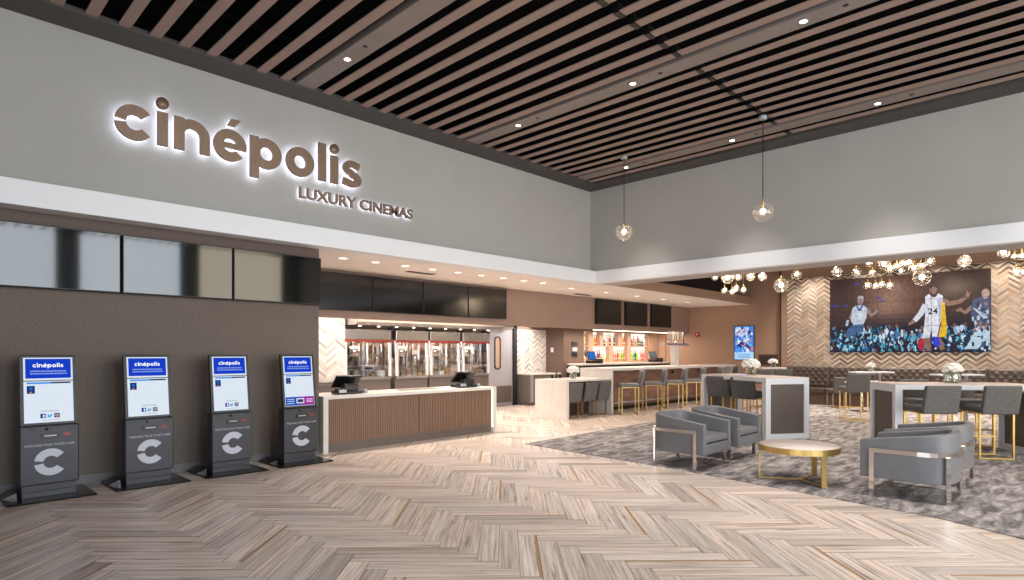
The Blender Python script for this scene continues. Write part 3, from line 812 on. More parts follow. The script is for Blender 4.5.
# low counter with three dining height chairs
c = thing('low_counter', 'low white stone counter joined to the end of the bar', 'counter', (10.38, 8.48, 0))
b = MB(); b.box(0, 1.70, 0, .94, .83, .88); b.build('countertop', M['quartz'], c, bevel=.004)
Bx(0, .09, 0, .94, .002, .83).build('end_panel', M['quartz'], c)
Bx(.5, 1.69, .66, .70, .002, .83).build('modesty_panel', M['darkwood'], c)
proto = None
for x, lb in ((10.71, 'charcoal low back chair at the low counter, nearest its white end'), (11.27, 'charcoal low back chair at the low counter, middle of three'), (11.80, 'charcoal low back chair at the low counter, beside the bar end block')):
    loc = (x, 8.77, 0); ro = R(-3)
    if proto is None: proto = make_seat('counter_chair', lb, 'chair', loc, ro, 'chairs at the low counter', .36, .80, M['golddark'], M['leatherdark'], M['leatherdark'], .205)
    else: copy_tree(proto, loc, ro, lb)
make_flowers((11.06, 8.84, .88), 'white flowers in a glass bowl on the low counter', .112, n=26, seed=4)

# ------------------------------------------------------------------ bar
c = thing('bar_counter', 'long bar with pale stone top and brown tiled front', 'bar', (12.08, 8.47, 0))
b = MB(); b.box(0, 6.9, 0, .95, 1.05, 1.11); b.build('bar_top', M['quartz'], c, bevel=.004)
Bx(0, .07, 0, .95, .002, 1.05).build('end_panel', M['quartz'], c)
Bx(6.74, 6.9, 0, .95, .002, 1.05).build('end_panel', M['quartz'], c)
q = MB(); q.box(.07, 6.74, .50, .54, .1, 1.05); fp = q.build('front_panel', mat('brown slate tile', (150, 114, 98), .45, noise=(5, .28, (.6, 1, 2.6)), bump=(5, .8, (.6, 1, 3))), c)
Bx(.07, 6.74, .56, .9, .002, .1).build('toe_kick', M['black'], c)
MB().tube([(.1, .42, .2), (6.72, .42, .2)], .024, 10).build('foot_rail', M['grey'], c)
for i in range(7): MB().tube([(.3+i*1.03, .42, .2), (.3+i*1.03, .5, .2)], .012, 6).build('rail_bracket', M['chrome'], c)
for i in range(4): Bx(.52+i*1.6, .6+i*1.6, .46, .5, .9, .97).build('bag_hook', M['black'], c)
c = thing('back_bar', 'back bar counter with pale top under the lit bottle shelves', 'counter', (13.2, 10.68, 0))
b = MB(); b.box(.66, 5.75, 0, .62, 1.12, 1.17); b.build('countertop', M['quartz'], c, bevel=.004)
Bx(.66, 5.75, .05, .62, .002, 1.12).build('body', M['black'], c)
# bottle shelving with lit niches
sh = thing('bottle_shelf', 'light wood shelf wall with two rows of lit niches behind the bar', 'shelf', (13.2, 11.30, 1.172))
UP = [(14.69, 14.90), (15.12, 15.49), (15.68, 16.48), (16.71, 17.04), (17.24, 18.30)]
LO = [(14.69, 14.90), (15.12, 15.98), (16.20, 17.04), (17.24, 18.30)]
q = MB()
def grid(row, z0, z1):
    xs = [14.675]+[v for p in row for v in p]+[18.44]
    for i in range(0, len(xs), 2): q.box(xs[i]-13.2, xs[i+1]-13.2, 0, .14, z0-1.172, z1-1.172)
grid(UP, 1.72, 2.13); grid(LO, 1.22, 1.68)
q.box(1.475, 5.24, 0, .14, 0, .05); q.box(1.475, 5.24, 0, .14, 1.68-1.172, 1.72-1.172); q.box(1.475, 5.24, 0, .14, 2.13-1.172, 2.165-1.172)
q.box(5.24, 5.79, -.02, .02, 0, .99); q.box(5.73, 5.79, -.3, .02, -.0, .99)
q.build('carcass', M['midwood'], sh)
for row, z0, z1 in ((UP, 1.72, 2.13), (LO, 1.22, 1.68)):
    for a, b_ in row: Bx(a-13.2, b_-13.2, .135, .15, z0-1.172, z1-1.172).build('niche_light', M['nichelit'], sh)
tag(Bx(14.0, 18.8, YM+.30, YM+.34, 2.14, 2.165).build('light_strip', M['led']), 'warm light strip over the bottle shelves', 'light')

PAL = {'amber': (206, 120, 44), 'clear': (226, 222, 214), 'green': (70, 176, 60), 'red': (176, 44, 60), 'brown': (110, 60, 40), 'gold': (220, 180, 70), 'blue': (60, 130, 210), 'pink': (226, 130, 150), 'dark': (54, 40, 44), 'orange': (230, 120, 70), 'bright green': (60, 220, 40), 'yellow': (236, 210, 60), 'lime': (150, 210, 40), 'black': (24, 22, 26), 'violet': (110, 60, 140)}
SHAPES = {'round': [(.034, 0), (.038, .01), (.038, .19), (.03, .22), (.013, .25), (.013, .30)], 'tall': [(.028, 0), (.032, .01), (.032, .2), (.013, .24), (.012, .31)],
          'squat': [(.045, 0), (.05, .02), (.05, .1), (.03, .14), (.014, .155), (.014, .2)], 'slim': [(.026, 0), (.028, .2), (.012, .25), (.011, .3)]}
SK = list(SHAPES)
M['plabel'] = mat('bottle paper label', (196, 176, 150), .6)
bn = [['yellow', 'dark'], ['gold', 'amber', 'red'], ['dark', 'clear', 'pink', 'brown', 'clear', 'dark'], ['amber', 'orange', 'red'], ['red', 'pink', 'bright green', 'red', 'blue', 'black', 'clear']]
bl_ = [['clear', 'dark'], ['amber', 'clear', 'brown', 'violet', 'orange', 'gold', 'clear'], ['orange', 'pink', 'red', 'gold', 'green', 'amber'], ['lime', 'green', 'dark', 'lime', 'clear', 'pink', 'orange', 'pink']]
ORD = ['first', 'second', 'third', 'fourth', 'fifth', 'sixth', 'seventh', 'eighth']
rr = random.Random(11)
for row, cont, z, rn in ((UP, bn, 1.7205, 'upper'), (LO, bl_, 1.2225, 'lower')):
    for ni, ((a, b_), cs) in enumerate(zip(row, cont)):
        for i, cn in enumerate(cs):
            x = a+.07+(b_-a-.14)*((i+.5)/len(cs)); sk = SK[rr.randrange(4)]
            m = MB(); m.col = lin(PAL[cn]); sc = rr.uniform(.95, 1.14)
            m.lathe([(r_*sc, zz*sc) for r_, zz in SHAPES[sk]], (0, 0, 0), 10)
            t = thing('bottle', f'{cn} {sk} bottle, {ORD[i]} from left in {ORD[ni]} niche of {rn} shelf', 'bottle', (x, 11.37, z), 0, f'bottles on the {rn} bar shelf')
            m.build('glass_body', M['bottle'], t)
            h = SHAPES[sk][-1][1]*sc
            m = MB(); m.lathe([(.014, 0), (.014, .03)], (0, 0, h-.012), 8); m.build('cap', M['black'], t)
            m = MB(); rb = max(p[0] for p in SHAPES[sk])*sc+.001
            m.lathe([(rb, .05*sc), (rb, .09*sc)], (0, 0, 0), 10); m.build('paper_label', M['plabel'], t)
# registers on the back bar
def make_register(x, label, blue):
    t = thing('bar_register', label, 'cash register', (x, 10.86, 1.171), R(-8))
    q = MB(); q.box(-.22, .22, -.14, .12, 0, .09); q.build('drawer', M['black'], t, bevel=.01)
    T = lambda u, v, w: (u-.05, .02+v*.35-w*.94, .1+v*.94+w*.2)
    q = MB(T); q.box(-.17, .17, 0, .27, 0, .03); o = q.build('screen', M['black'], t, bevel=.006)
    q = MB(T); q.box(-.15, .15, .02, .25, .03, .032); q.build('screen_face', emis('register blue', (60, 120, 210), .8) if blue else mat('register grey', (70, 84, 96), .2), o)
    q = MB(); q.box(.13, .3, -.1, .1, 0, .14); q.build('printer', M['blackmetal'], t, bevel=.015)
make_register(14.58, 'black cash register with blue screen at the left end of the back bar', True)
make_register(18.05, 'black cash register with dim screen at the right end of the back bar', False)
# beer tower
t = thing('beer_tower', 'stone beer tower with drip shelf and a row of tap handles', 'beer tap', (16.42, 9.22, 1.11))
q = MB(); q.box(-.12, .12, -.08, .08, 0, .60); q.build('column', M['quartz'], t, bevel=.01)
q = MB(); q.box(-.66, .66, -.12, .12, .60, .66); q.build('shelf', M['steel'], t, bevel=.01)
hc = [(226, 150, 110), (150, 186, 206), (240, 240, 240), (232, 196, 130), (236, 236, 240), (226, 150, 130), (230, 236, 236)]
for i, cc in enumerate(hc):
    x = -.42+i*.14
    o = MB().tube([(x, -.03, .66), (x, -.03, .74)], .018, 8).build('faucet', M['chrome'], t)
    q = MB(); q.col = lin(cc); q.lathe([(.016, 0), (.022, .06), (.03, .2), (.026, .26), (.004, .28)], (x, -.03, .74), 10); q.build('tap_handle', M['handle'], o)
MB().tube([(.55, 0, .66), (.55, 0, .95), (.5, -.05, 1.0), (.45, -.08, .95)], .016, 8).build('glass_rinser', M['black'], t)

# ------------------------------------------------------------------ far wall bits
t = thing('movie_poster', 'bright blue movie poster on the brown far wall', 'poster', (XW, 8.19, 1.27))
Bx(-.03, -.002, -.33, .33, -.02, 1.08).build('frame', M['black'], t)
q = MB(lambda u, v, w: (-.032-w, -u, v)); rr = random.Random(21)
q.col = lin((70, 130, 220)); q.box(-.31, .31, 0, 1.06, 0, .001)
q.col = lin((176, 216, 246)); q.box(-.31, .31, 0, .24, .001, .0015)
for i in range(110):
    q.col = lin([(30, 60, 150), (90, 160, 240), (230, 240, 250), (190, 130, 150), (40, 50, 120), (150, 200, 250), (240, 230, 224), (200, 220, 240)][rr.randrange(8)])
    u, v, s = rr.uniform(-.26, .26), rr.uniform(.28, 1.0), rr.uniform(.02, .06); n = rr.randrange(4, 8); a0 = rr.random()*6
    z = .0016+i*.00005
    q.prism([(u+s*math.cos(a0+2*math.pi*k/n)*rr.uniform(.6, 1.1), v+s*1.3*math.sin(a0+2*math.pi*k/n)) for k in range(n)], z, z+.00002)
q.col = lin((110, 160, 216))
for v in (.06, .1, .15): q.box(-.2, .2, v, v+.022, .002, .0022)
q.build('poster_print', M['scr'], t)
t = thing('fire_alarm', 'red fire alarm strobe high on the brown wall beside the bar', 'alarm', (XW, 9.8, 2.02))
q = Bx(-.05, 0, -.07, .07, 0, .15).build('housing', M['redplastic'], t); MB(lambda a, b_, c_: (-.05-c_, a, .09+b_)).lathe([(.035, 0), (.03, .02), (.005, .03)], (0, 0, 0), 10).build('strobe_lens', M['white'], q)
t = thing('wall_panel', 'dark framed panel low on the brown wall under the poster side', 'panel', (XW, 7.43, 1.08))
q = Bx(-.035, 0, -.3, .3, 0, .36).build('frame', M['darkwood'], t, bevel=.008); Bx(-.04, -.035, -.24, .24, .05, .31).build('inset', mat('deep brown inset', (58, 44, 38), .5), q)

# ------------------------------------------------------------------ video wall
VX = 18.80; VY0, VY1, VZ0, VZ1 = 5.60, 1.95, 1.50, 3.57
t = thing('video_wall', 'large nine panel video wall showing a basketball game', 'television', (VX, VY0, VZ0))
Wv, Hv = VY0-VY1, VZ1-VZ0
V = lambda u, v, w: (-w, -u, v)      # u to the right, v up, w towards the room
for i in range(3):
    for j in range(3):
        q = MB(V); q.box(i*Wv/3+.003, (i+1)*Wv/3-.003, j*Hv/3+.003, (j+1)*Hv/3-.003, -.07, 0); q.build('panel', M['black'], t)
def pmat(name, s):
    m = bpy.data.materials.new(name); m.use_nodes = True
    nt = m.node_tree; b = nt.nodes['Principled BSDF']
    a = nt.nodes.new('ShaderNodeAttribute'); a.attribute_name = 'Col'
    b.inputs['Base Color'].default_value = (.01, .01, .01, 1); b.inputs['Roughness'].default_value = .18
    co = nt.nodes.new('ShaderNodeTexCoord'); tx = nt.nodes.new('ShaderNodeTexNoise'); tx.inputs['Scale'].default_value = 11; tx.inputs['Detail'].default_value = 5; tx.inputs['Roughness'].default_value = .7
    mr = nt.nodes.new('ShaderNodeMapRange'); mr.inputs['From Min'].default_value = .3; mr.inputs['From Max'].default_value = .66; mr.inputs['To Min'].default_value = .62; mr.inputs['To Max'].default_value = 1.15
    mx = nt.nodes.new('ShaderNodeMix'); mx.data_type = 'RGBA'; mx.blend_type = 'MULTIPLY'; mx.inputs[0].default_value = 1
    nt.links.new(co.outputs['Object'], tx.inputs['Vector']); nt.links.new(tx.outputs['Fac'], mr.inputs['Value'])
    nt.links.new(a.outputs['Color'], mx.inputs[6]); nt.links.new(mr.outputs[0], mx.inputs[7])
    nt.links.new(mx.outputs[2], b.inputs['Emission Color']); b.inputs['Emission Strength'].default_value = s
    return m
M['vid'] = pmat('video picture', .95)
q = MB(lambda u, v, w: V(u*Wv, v*Hv, w)); rr = random.Random(31)
lay = [.002]
def nxt(): lay[0] += .00002; return lay[0]
def poly(c, pts):
    z = nxt(); q.col = lin(c); n = len(pts)
    q._add([(u, v, z) for u, v in pts], [tuple(range(n))])
def blob(c, u, v, a, b, n=10, jit=.15):
    a0 = rr.random()*6
    poly(c, [(min(max(u+a*math.cos(a0+2*math.pi*k/n)*rr.uniform(1-jit, 1+jit), .002), .998), min(max(v+b*math.sin(a0+2*math.pi*k/n)*rr.uniform(1-jit, 1+jit), .004), .996)) for k in range(n)])
def limb(c, pts, w0, w1):
    A, B = [], []
    asp = Wv/Hv
    for i, p in enumerate(pts):
        a, b = pts[max(i-1, 0)], pts[min(i+1, len(pts)-1)]
        dx, dy = (b[0]-a[0])*asp, b[1]-a[1]; d = math.hypot(dx, dy) or 1
        w = (w0+(w1-w0)*i/(len(pts)-1))/2
        A.append((p[0]-dy/d*w/asp, p[1]+dx/d*w)); B.append((p[0]+dy/d*w/asp, p[1]-dx/d*w))
    poly(c, A+B[::-1])
# backdrop: brown arena, lighter in the middle upper panel
nu, nv = 36, 18
for i in range(nu):
    for j in range(nv):
        u, v = (i+.5)/nu, (j+.5)/nv
        g = math.exp(-((u-.42)/.2)**2-((v-.72)/.35)**2)
        d = max(0, min(1, (v-.28)/.25))
        c = [int((34, 22, 44)[k]*(1-d)+((66, 44, 42)[k]+(70, 52, 40)[k]*g)*d) for k in range(3)]
        q.col = lin(c); q._add([(i/nu, j/nv, .002), ((i+1)/nu, j/nv, .002), ((i+1)/nu, (j+1)/nv, .002), (i/nu, (j+1)/nv, .002)], [(0, 1, 2, 3)])
for i in range(8): blob((70, 60, 140), rr.random(), rr.uniform(.6, .95), .02, .02, 6)
# crowd
for i in range(620):
    u = rr.random(); v = rr.uniform(.0, .36)*(1-.25*math.sin(u*9)**2)
    c = [(40, 110, 160), (24, 60, 110), (90, 190, 220), (20, 26, 60), (160, 210, 230), (18, 18, 40), (120, 90, 90), (40, 140, 150), (14, 30, 50), (200, 226, 240)][rr.randrange(10)]
    blob(c, u, v, rr.uniform(.003, .012), rr.uniform(.008, .034), rr.randrange(4, 8), .4)
for u in (.22, .27, .36, .41, .455, .5, .55, .60, .80, .86):
    v = rr.uniform(.24, .36)
    for k in range(7): blob([(150, 190, 220), (60, 120, 170), (210, 224, 240), (30, 50, 90), (90, 170, 200)][rr.randrange(5)], u+rr.uniform(-.024, .024), v-rr.uniform(.05, .2), rr.uniform(.006, .014), rr.uniform(.02, .06), 6, .4)
    blob([(150, 110, 100), (120, 90, 86), (176, 136, 120)][rr.randrange(3)], u, v-.02, .009, .026, 9, .05)
blob((176, 36, 60), .605, .11, .022, .08, 7); blob((40, 50, 220), .695, .14, .02, .07, 7)
# left player, crouching, dark skin, white and blue kit, legs lost in the crowd
limb((146, 120, 122), [(.262, .575), (.292, .49), (.318, .53), (.335, .56)], .055, .03)
limb((146, 120, 122), [(.175, .57), (.15, .47), (.20, .40), (.235, .44)], .06, .04)
poly((196, 202, 218), [(.162, .60), (.19, .635), (.235, .635), (.262, .59), (.258, .47), (.235, .37), (.175, .35), (.15, .43)])
poly((214, 222, 236), [(.19, .60), (.212, .575), (.24, .60), (.245, .48), (.225, .43), (.19, .45)])
poly((50, 70, 150), [(.185, .635), (.2, .56), (.222, .56), (.235, .635), (.226, .635), (.215, .59), (.206, .59), (.194, .635)])
poly((64, 100, 146), [(.165, .37), (.24, .38), (.235, .27), (.19, .28), (.17, .20), (.105, .22), (.13, .32)])
limb((180, 200, 220), [(.13, .44), (.12, .36)], .03, .03)
blob((156, 130, 130), .216, .695, .022, .06, 12, .03); poly((190, 186, 196), [(.196, .715), (.2, .752), (.215, .765), (.234, .752), (.238, .715), (.215, .73)])
for i in range(90): blob([(40, 110, 160), (24, 60, 110), (90, 190, 220), (20, 26, 60), (160, 210, 230), (14, 20, 44)][rr.randrange(6)], rr.uniform(.06, .34), rr.uniform(.02, .24), rr.uniform(.004, .012), rr.uniform(.01, .035), 6, .4)
# right edge player, dark kit turned away
limb((150, 116, 104), [(.90, .55), (.86, .48), (.83, .53), (.815, .5)], .05, .04)
poly((70, 84, 120), [(.90, .62), (.95, .68), (.995, .66), (.995, .30), (.93, .3), (.89, .45)])
for k in range(5): limb((210, 220, 236), [(.90+k*.02, .55-k*.03), (.94+k*.012, .46-k*.03), (.985, .5-k*.03)], .012, .012)
poly((190, 214, 232), [(.93, .31), (.995, .31), (.995, .1), (.97, .14), (.93, .04), (.86, .04)])
for i in range(40): blob([(200, 214, 230), (60, 80, 130), (30, 36, 70), (150, 116, 104)][rr.randrange(4)], rr.uniform(.9, .985), rr.uniform(.08, .58), rr.uniform(.004, .012), rr.uniform(.01, .04), 6, .4)
blob((196, 164, 150), .972, .70, .022, .06, 12, .03)
# centre player in white with number 24
limb((150, 112, 100), [(.715, .66), (.77, .60), (.83, .62), (.865, .665)], .075, .04)
blob((150, 112, 100), .875, .69, .013, .035, 7, .2); limb((150, 112, 100), [(.872, .69), (.893, .735)], .02, .012); limb((150, 112, 100), [(.868, .69), (.875, .75)], .018, .01)
limb((222, 224, 236), [(.635, .60), (.60, .48), (.565, .40)], .07, .055); limb((150, 112, 100), [(.565, .40), (.53, .355)], .05, .03)
poly((236, 236, 246), [(.63, .70), (.652, .735), (.672, .69), (.692, .69), (.708, .735), (.735, .70), (.728, .56), (.735, .36), (.625, .35), (.632, .5)])
poly((190, 196, 220), [(.70, .66), (.735, .66), (.728, .5), (.73, .38), (.705, .37), (.712, .5)])
poly((206, 208, 226), [(.632, .62), (.645, .5), (.64, .38), (.652, .36), (.657, .5), (.65, .6)])
poly((238, 190, 40), [(.728, .62), (.745, .62), (.757, .3), (.755, .19), (.70, .19), (.72, .37)])
poly((228, 228, 240), [(.625, .36), (.722, .37), (.705, .18), (.672, .18), (.668, .3), (.655, .17), (.615, .17)])
poly((70, 50, 130), [(.718, .37), (.726, .37), (.706, .18), (.70, .18)])
limb((140, 104, 94), [(.638, .18), (.655, .02)], .075, .05); limb((140, 104, 94), [(.70, .18), (.735, .03)], .075, .05)
poly((50, 60, 210), [(.672, .2), (.71, .19), (.722, .08), (.69, .09)])
blob((150, 114, 102), .678, .795, .024, .068, 12, .03); poly((70, 54, 56), [(.654, .80), (.66, .85), (.68, .868), (.70, .845), (.702, .80), (.678, .825)])
q.build('game_picture', M['vid'], t)
text_mesh('24', .21, 'jersey_number', mat('jersey number', (30, 20, 40), .6, emit=((40, 26, 70), .5)), t, lambda u, v, w: V(.676*Wv+u, .48*Hv+v, .0245), 'CENTER', 0, .006)
s = MB(V)
for i in (1, 2): s.box(i*Wv/3-.004, i*Wv/3+.004, 0, Hv, .025, .026); s.box(0, Wv, i*Hv/3-.004, i*Hv/3+.004, .025, .026)
s.build('panel_seam', M['black'], t)

# ------------------------------------------------------------------ banquettes
def make_banquette(y1, y0, label, proto=None):
    """seat module between y0<y1 against the tile wall"""
    w = y1-y0-.012
    t = thing('banquette', label, 'banquette', (18.86, y1, .012), 0, 'tufted banquettes along the tile wall')
    nu_, nv_ = 40, 26
    b = MB(); vs = []; fs = []
    z0, z1 = .46, 1.08
    for i in range(nu_+1):
        for j in range(nv_+1):
            u = w*i/nu_; v = (z1-z0)*j/nv_
            a = (u/.17+v/.2); c_ = (u/.17-v/.2)
            da = abs(a-round(a)); dc = abs(c_-round(c_))
            h = .055*min(1, (min(da, dc)*2.4))**.5
            e = min(1, min(i, nu_-i)/2., min(j, nv_-j)/2.)
            vs.append((-.12-h*e, -u, z0+v))
    for i in range(nu_):
        for j in range(nv_): k = i*(nv_+1)+j; fs.append((k, k+nv_+1, k+nv_+2, k+1))
    b._add(vs, fs, True); b.build('tufted_back', M['tuft'], t)
    Bx(-.125, 0, -w, 0, .1, 1.075).build('back_board', M['tuft'], t, bevel=.01)
    q = MB(); q.box(-.55, -.1, -w, 0, .32, .47); q.build('seat', M['tuft'], t, bevel=.03)
    Bx(-.50, 0, -w, 0, .002, .32).build('base', M['darkwood'], t)
    return t
ys = [6.80, 5.60, 4.40, 3.20, 2.00, .8]
lb = ['tufted brown banquette at the left end of the tile wall', 'second tufted banquette from the left, below the left of the video wall', 'third tufted banquette from the left, below the middle of the video wall', 'fourth tufted banquette, below the right edge of the video wall', 'tufted banquette at the right edge of the photo']
for i in range(5): make_banquette(ys[i], ys[i+1], lb[i])

# ------------------------------------------------------------------ communal tables
def make_communal(name, label, near, ang, L, Wt, z, leftframe, strutm):
    """near = near corner on the floor; local +x runs along the long side, +y along the end; end panel at x=0"""
    t = thing(name, label, 'table', (near[0], near[1], .012), ang)
    b = MB(); b.box(0, L, 0, Wt, z-.005, z); b.build('top_face', M['tabletop'], t)
    b = MB(); b.box(.001, L-.001, .001, Wt-.001, z-.075, z-.005); b.build('top_edge', strutm, t)
    for x0, s in ((0, 1), (L-.10, -1)):
        f = MB(); f.box(x0, x0+.10, 0, .095, .002, z-.075); f.box(x0, x0+.10, Wt-.095, Wt, .002, z-.075)
        f.box(x0, x0+.10, .095, Wt-.095, .002, .095); f.box(x0, x0+.10, .095, Wt-.095, z-.115, z-.075)
        o = f.build('end_frame', strutm, t)
        Bx(x0+.03, x0+.07, .095, Wt-.095, .095, z-.115).build('end_panel', M['panelbrown'], o)
    return t
# camera frame helper directions in plan
al = R(44.416); fw = (math.cos(al), math.sin(al)); rt = (math.sin(al), -math.cos(al))
def plan(X, Y): return (fw[0]*Y+rt[0]*X, fw[1]*Y+rt[1]*X)
def dirang(d):  # d = degrees right of the viewing direction -> plan angle
    return al-R(d)
# table beside the bar: long side runs away, end panel faces the lobby
n1 = plan(4.235, 10.24)
# local y must point right along the end: x along away (-14), y = x rotated -90 -> mirror, so start from far right corner
a1 = dirang(-14)
e1 = plan(4.30+.86*math.cos(R(14)), 10.20+.86*math.sin(R(14)))
T1 = make_communal('communal_table', 'white framed communal table beside the bar with flower bowl on top', e1, a1, 2.0, .86, 1.055, True, M['whitelam'])
# table at right: end panel recedes, long side faces the lobby
n2 = plan(5.60, 8.80)
a2 = dirang(17+90)
T2 = make_communal('communal_table', 'pale wood communal table at right with two stools tucked in front', n2, dirang(16+90-7), 1.95, .86, 1.02, False, M['whitelam'])
def cam_pt(px, Y): return plan((px-512)/602.3*Y, Y)

def stool_at(px, Y, face_deg, lb, group, metal=M['gold'], proto=[None], hs=.63, hb=1.03):
    x, y = cam_pt(px, Y); ro = dirang(face_deg)-math.pi/2
    if proto[0] is None:
        proto[0] = make_seat('counter_stool', lb, 'bar stool', (x, y, .012), ro, group, hs, hb, metal, M['leatherdark'], M['leatherdark']); return proto[0]
    c = copy_tree(proto[0], (x, y, .012), ro, lb); c['group'] = group; return c
GA, GB, GC = 'stools at the right communal table', 'stools at the communal table by the bar', 'stools at the small high tables'
stool_at(928, 8.6, 4, 'charcoal counter stool behind the right armchairs, front left at the pale table', GA)
stool_at(987, 8.56, 7, 'charcoal counter stool with bright brass frame, front right at the pale table', GA)
stool_at(926, 9.75, 186, 'charcoal counter stool on the far side of the pale table, left', GA)
stool_at(970, 9.65, 186, 'charcoal counter stool on the far side of the pale table, right', GA)
stool_at(727, 11.75, 52, 'charcoal counter stool at the table beside the bar, farther of the near pair', GB)
stool_at(752, 11.2, 52, 'charcoal counter stool at the table beside the bar, nearer of the near pair', GB)
stool_at(766, 11.9, 236, 'charcoal counter stool on the bar table far side, seen under its top', GB)
stool_at(853.5, 13.2, 12, 'charcoal counter stool at the high table before the video wall left', GC)
stool_at(762, 16.4, 20, 'charcoal stool back under the high table at the poster wall, left one', GC)
stool_at(782, 16.4, 20, 'charcoal stool back under the high table at the poster wall, right one', GC)
x, y = cam_pt(838.5, 16.3)
make_seat('dining_chair', 'charcoal low dining chair standing before the left tufted banquette', 'chair', (x, y, .012), dirang(8)-math.pi/2, None, .39, .82, M['golddark'], M['leatherdark'], M['leatherdark'])

def make_pub(px0, px1, Y, z, label):
    x, y = cam_pt((px0+px1)/2, Y); w = (px1-px0)/602.3*Y/2*.9
    t = thing('pub_table', label, 'table', (x, y, .012), dirang(0)-math.pi/2)
    q = MB(); q.box(-w, w, -.17, .17, z-.03, z); q.build('table_top', M['whitelam'], t, bevel=.004)
    q = MB(); q.lathe([(.03, .02), (.03, z-.03)], (w*.45, .0, 0), 12); q.build('column', M['grey'], t)
    q = MB(); q.lathe([(.22, .002), (.22, .015), (.05, .035)], (w*.45, 0, 0), 20); q.build('foot', M['grey'], t)
    return t
make_pub(758, 786, 16.9, 1.06, 'small white high table by the brown wall under the poster panel')
make_pub(850, 892, 13.8, 1.045, 'small white high table in front of the banquettes, left of the pale table')
make_pub(932, 981, 12.4, 1.04, 'small white high table behind the flowers of the pale table')
x, y = cam_pt(862, 15.2)
t = thing('dining_table', 'low dining table before the left banquettes behind the high stool', 'table', (x, y, .012), R(0))
q = MB(); q.box(-.35, .35, -.3, .3, .72, .76); q.build('table_top', M['whitelam'], t); MB().lathe([(.03, .02), (.03, .72)], (0, 0, 0), 10).build('column', M['chrome'], t); MB().lathe([(.25, .002), (.25, .015), (.04, .03)], (0, 0, 0), 16).build('foot', M['chrome'], t)
f = cam_pt(751, 11.4); make_flowers((f[0], f[1], 1.068), 'white flowers in a round glass bowl on the table beside the bar', .122, n=30, zvase=.13, seed=2)
f = cam_pt(952.5, 9.25); make_flowers((f[0], f[1], 1.033), 'white flowers in twin glass jars on the pale right table', .10, True, n=28, zvase=.15, seed=3)
f = cam_pt(773, 16.8); make_flowers((f[0], f[1], 1.073), 'white flowers in small bowl on the high table below the poster', .10, n=20, zvase=.1, seed=5)
f = cam_pt(871, 13.8); make_flowers((f[0], f[1], 1.058), 'tiny white flowers in glass on the high table before the video wall', .075, n=14, zvase=.09, seed=6)
# folded blue leaflet on the bar side table
f = cam_pt(741, 11.15)
tag(MB().prism([(f[0]-.14, f[1]-.1), (f[0]+.1, f[1]-.12), (f[0]+.14, f[1]+.1), (f[0]-.1, f[1]+.12)], 1.0675, 1.072).build('leaflet', mat('pale blue leaflet', (150, 160, 214), .5)), 'pale blue leaflet lying beside the flower bowl on the bar side table', 'leaflet')

# ------------------------------------------------------------------ armchairs (front at -y locally)
def make_armchair(label, loc, rot):
    t = thing('armchair', label, 'armchair', loc, rot, 'grey leather tub armchairs with chrome bands')
    r, th, yf = .388, .08, -.38
    def path(rad, n=14):
        cy = .13; bb = rad-.10
        p = [(-rad, yf), (-rad, -.2), (-rad, cy)]
        for i in range(1, n):
            a = math.pi*i/n; ca, sa = math.cos(a), math.sin(a)
            p.append((-rad*math.copysign(abs(ca)**.72, ca), cy+bb*abs(sa)**.72))
        return p+[(rad, cy), (rad, -.2), (rad, yf)]
    A, B = path(r), path(r-th)
    n = len(A)
    def ztop(p): return   .58+.10*min(1, max(0, (p[1]-yf)/.72))
    v = []; f = []
    for a, b in zip(A, B):
        z1 = ztop(a)
        v += [(a[0], a[1], .19), (a[0], a[1], z1-.015), ((a[0]*.93+b[0]*.07), (a[1]*.93+b[1]*.07), z1), ((a[0]*.07+b[0]*.93), (a[1]*.07+b[1]*.93), z1), (b[0], b[1], z1-.015), (b[0], b[1], .19)]
    for i in range(n-1):
        for k in range(6):
            q_ = (k+1) % 6; f.append((i*6+k, (i+1)*6+k, (i+1)*6+q_, i*6+q_))
    f.append((0, 1, 2, 3, 4, 5)); f.append(tuple((n-1)*6+k for k in (5, 4, 3, 2, 1, 0)))
    b = MB(); b._add(v, f); o = b.build('shell', M['leather'], t, bevel=.008)
    for p in o.data.polygons: p.use_smooth = True
    md = o.modifiers.new('wn', 'WEIGHTED_NORMAL'); md.keep_sharp = True
    q = MB(); ri = r-th-.002
    pl = path(ri); pl = [(-ri, yf+.004)]+pl[2:-2]+[(ri, yf+.004)]
    q.prism(pl, .19, .325); q.build('seat_base', M['leather'], t, bevel=.01)
    q = MB(); pl2 = [(x_*.985, y_*.985-.008) for x_, y_ in pl]; q.prism(pl2, .335, .425); q.build('seat_cushion', M['leather'], t, bevel=.028)
    # chrome band and legs
    bo, bi = path(r+.022), path(r+.006)
    bo = [(x_, max(y_, -.27)) for x_, y_ in bo]; bi = [(x_, max(y_, -.27)) for x_, y_ in bi]
    bo = bo[1:-1]; bi = bi[1:-1]; bo[0] = (bo[0][0], -.27); bi[0] = (bi[0][0], -.27); bo[-1] = (bo[-1][0], -.27); bi[-1] = (bi[-1][0], -.27)
    q = MB(); q.strip(bo, bi, .455, .50); q.build('metal_band', M['chrome'], t)
    for s in (-1, 1):
        q = MB(); q.box(s*(r+.014)-.01, s*(r+.014)+.01, -.29, -.245, .001, .5); q.build('leg', M['chrome'], t)
        a = R(90-s*48)
        cx, cy = s*.322, .372
        q = MB(lambda x_, y_, z_: (cx+x_*math.sin(a)+y_*math.cos(a), cy-x_*math.cos(a)+y_*math.sin(a), z_)); q.box(-.023, .023, -.009, .009, .001, .46); q.build('leg', M['chrome'], t)
    return t
a0 = make_armchair('grey tub armchair nearest the wood floor, left of the coffee table', (7.43, 3.93, .012), 0)
copy_tree(a0, (8.42, 3.93, .012), 0, 'grey tub armchair between its twin and the white communal table')
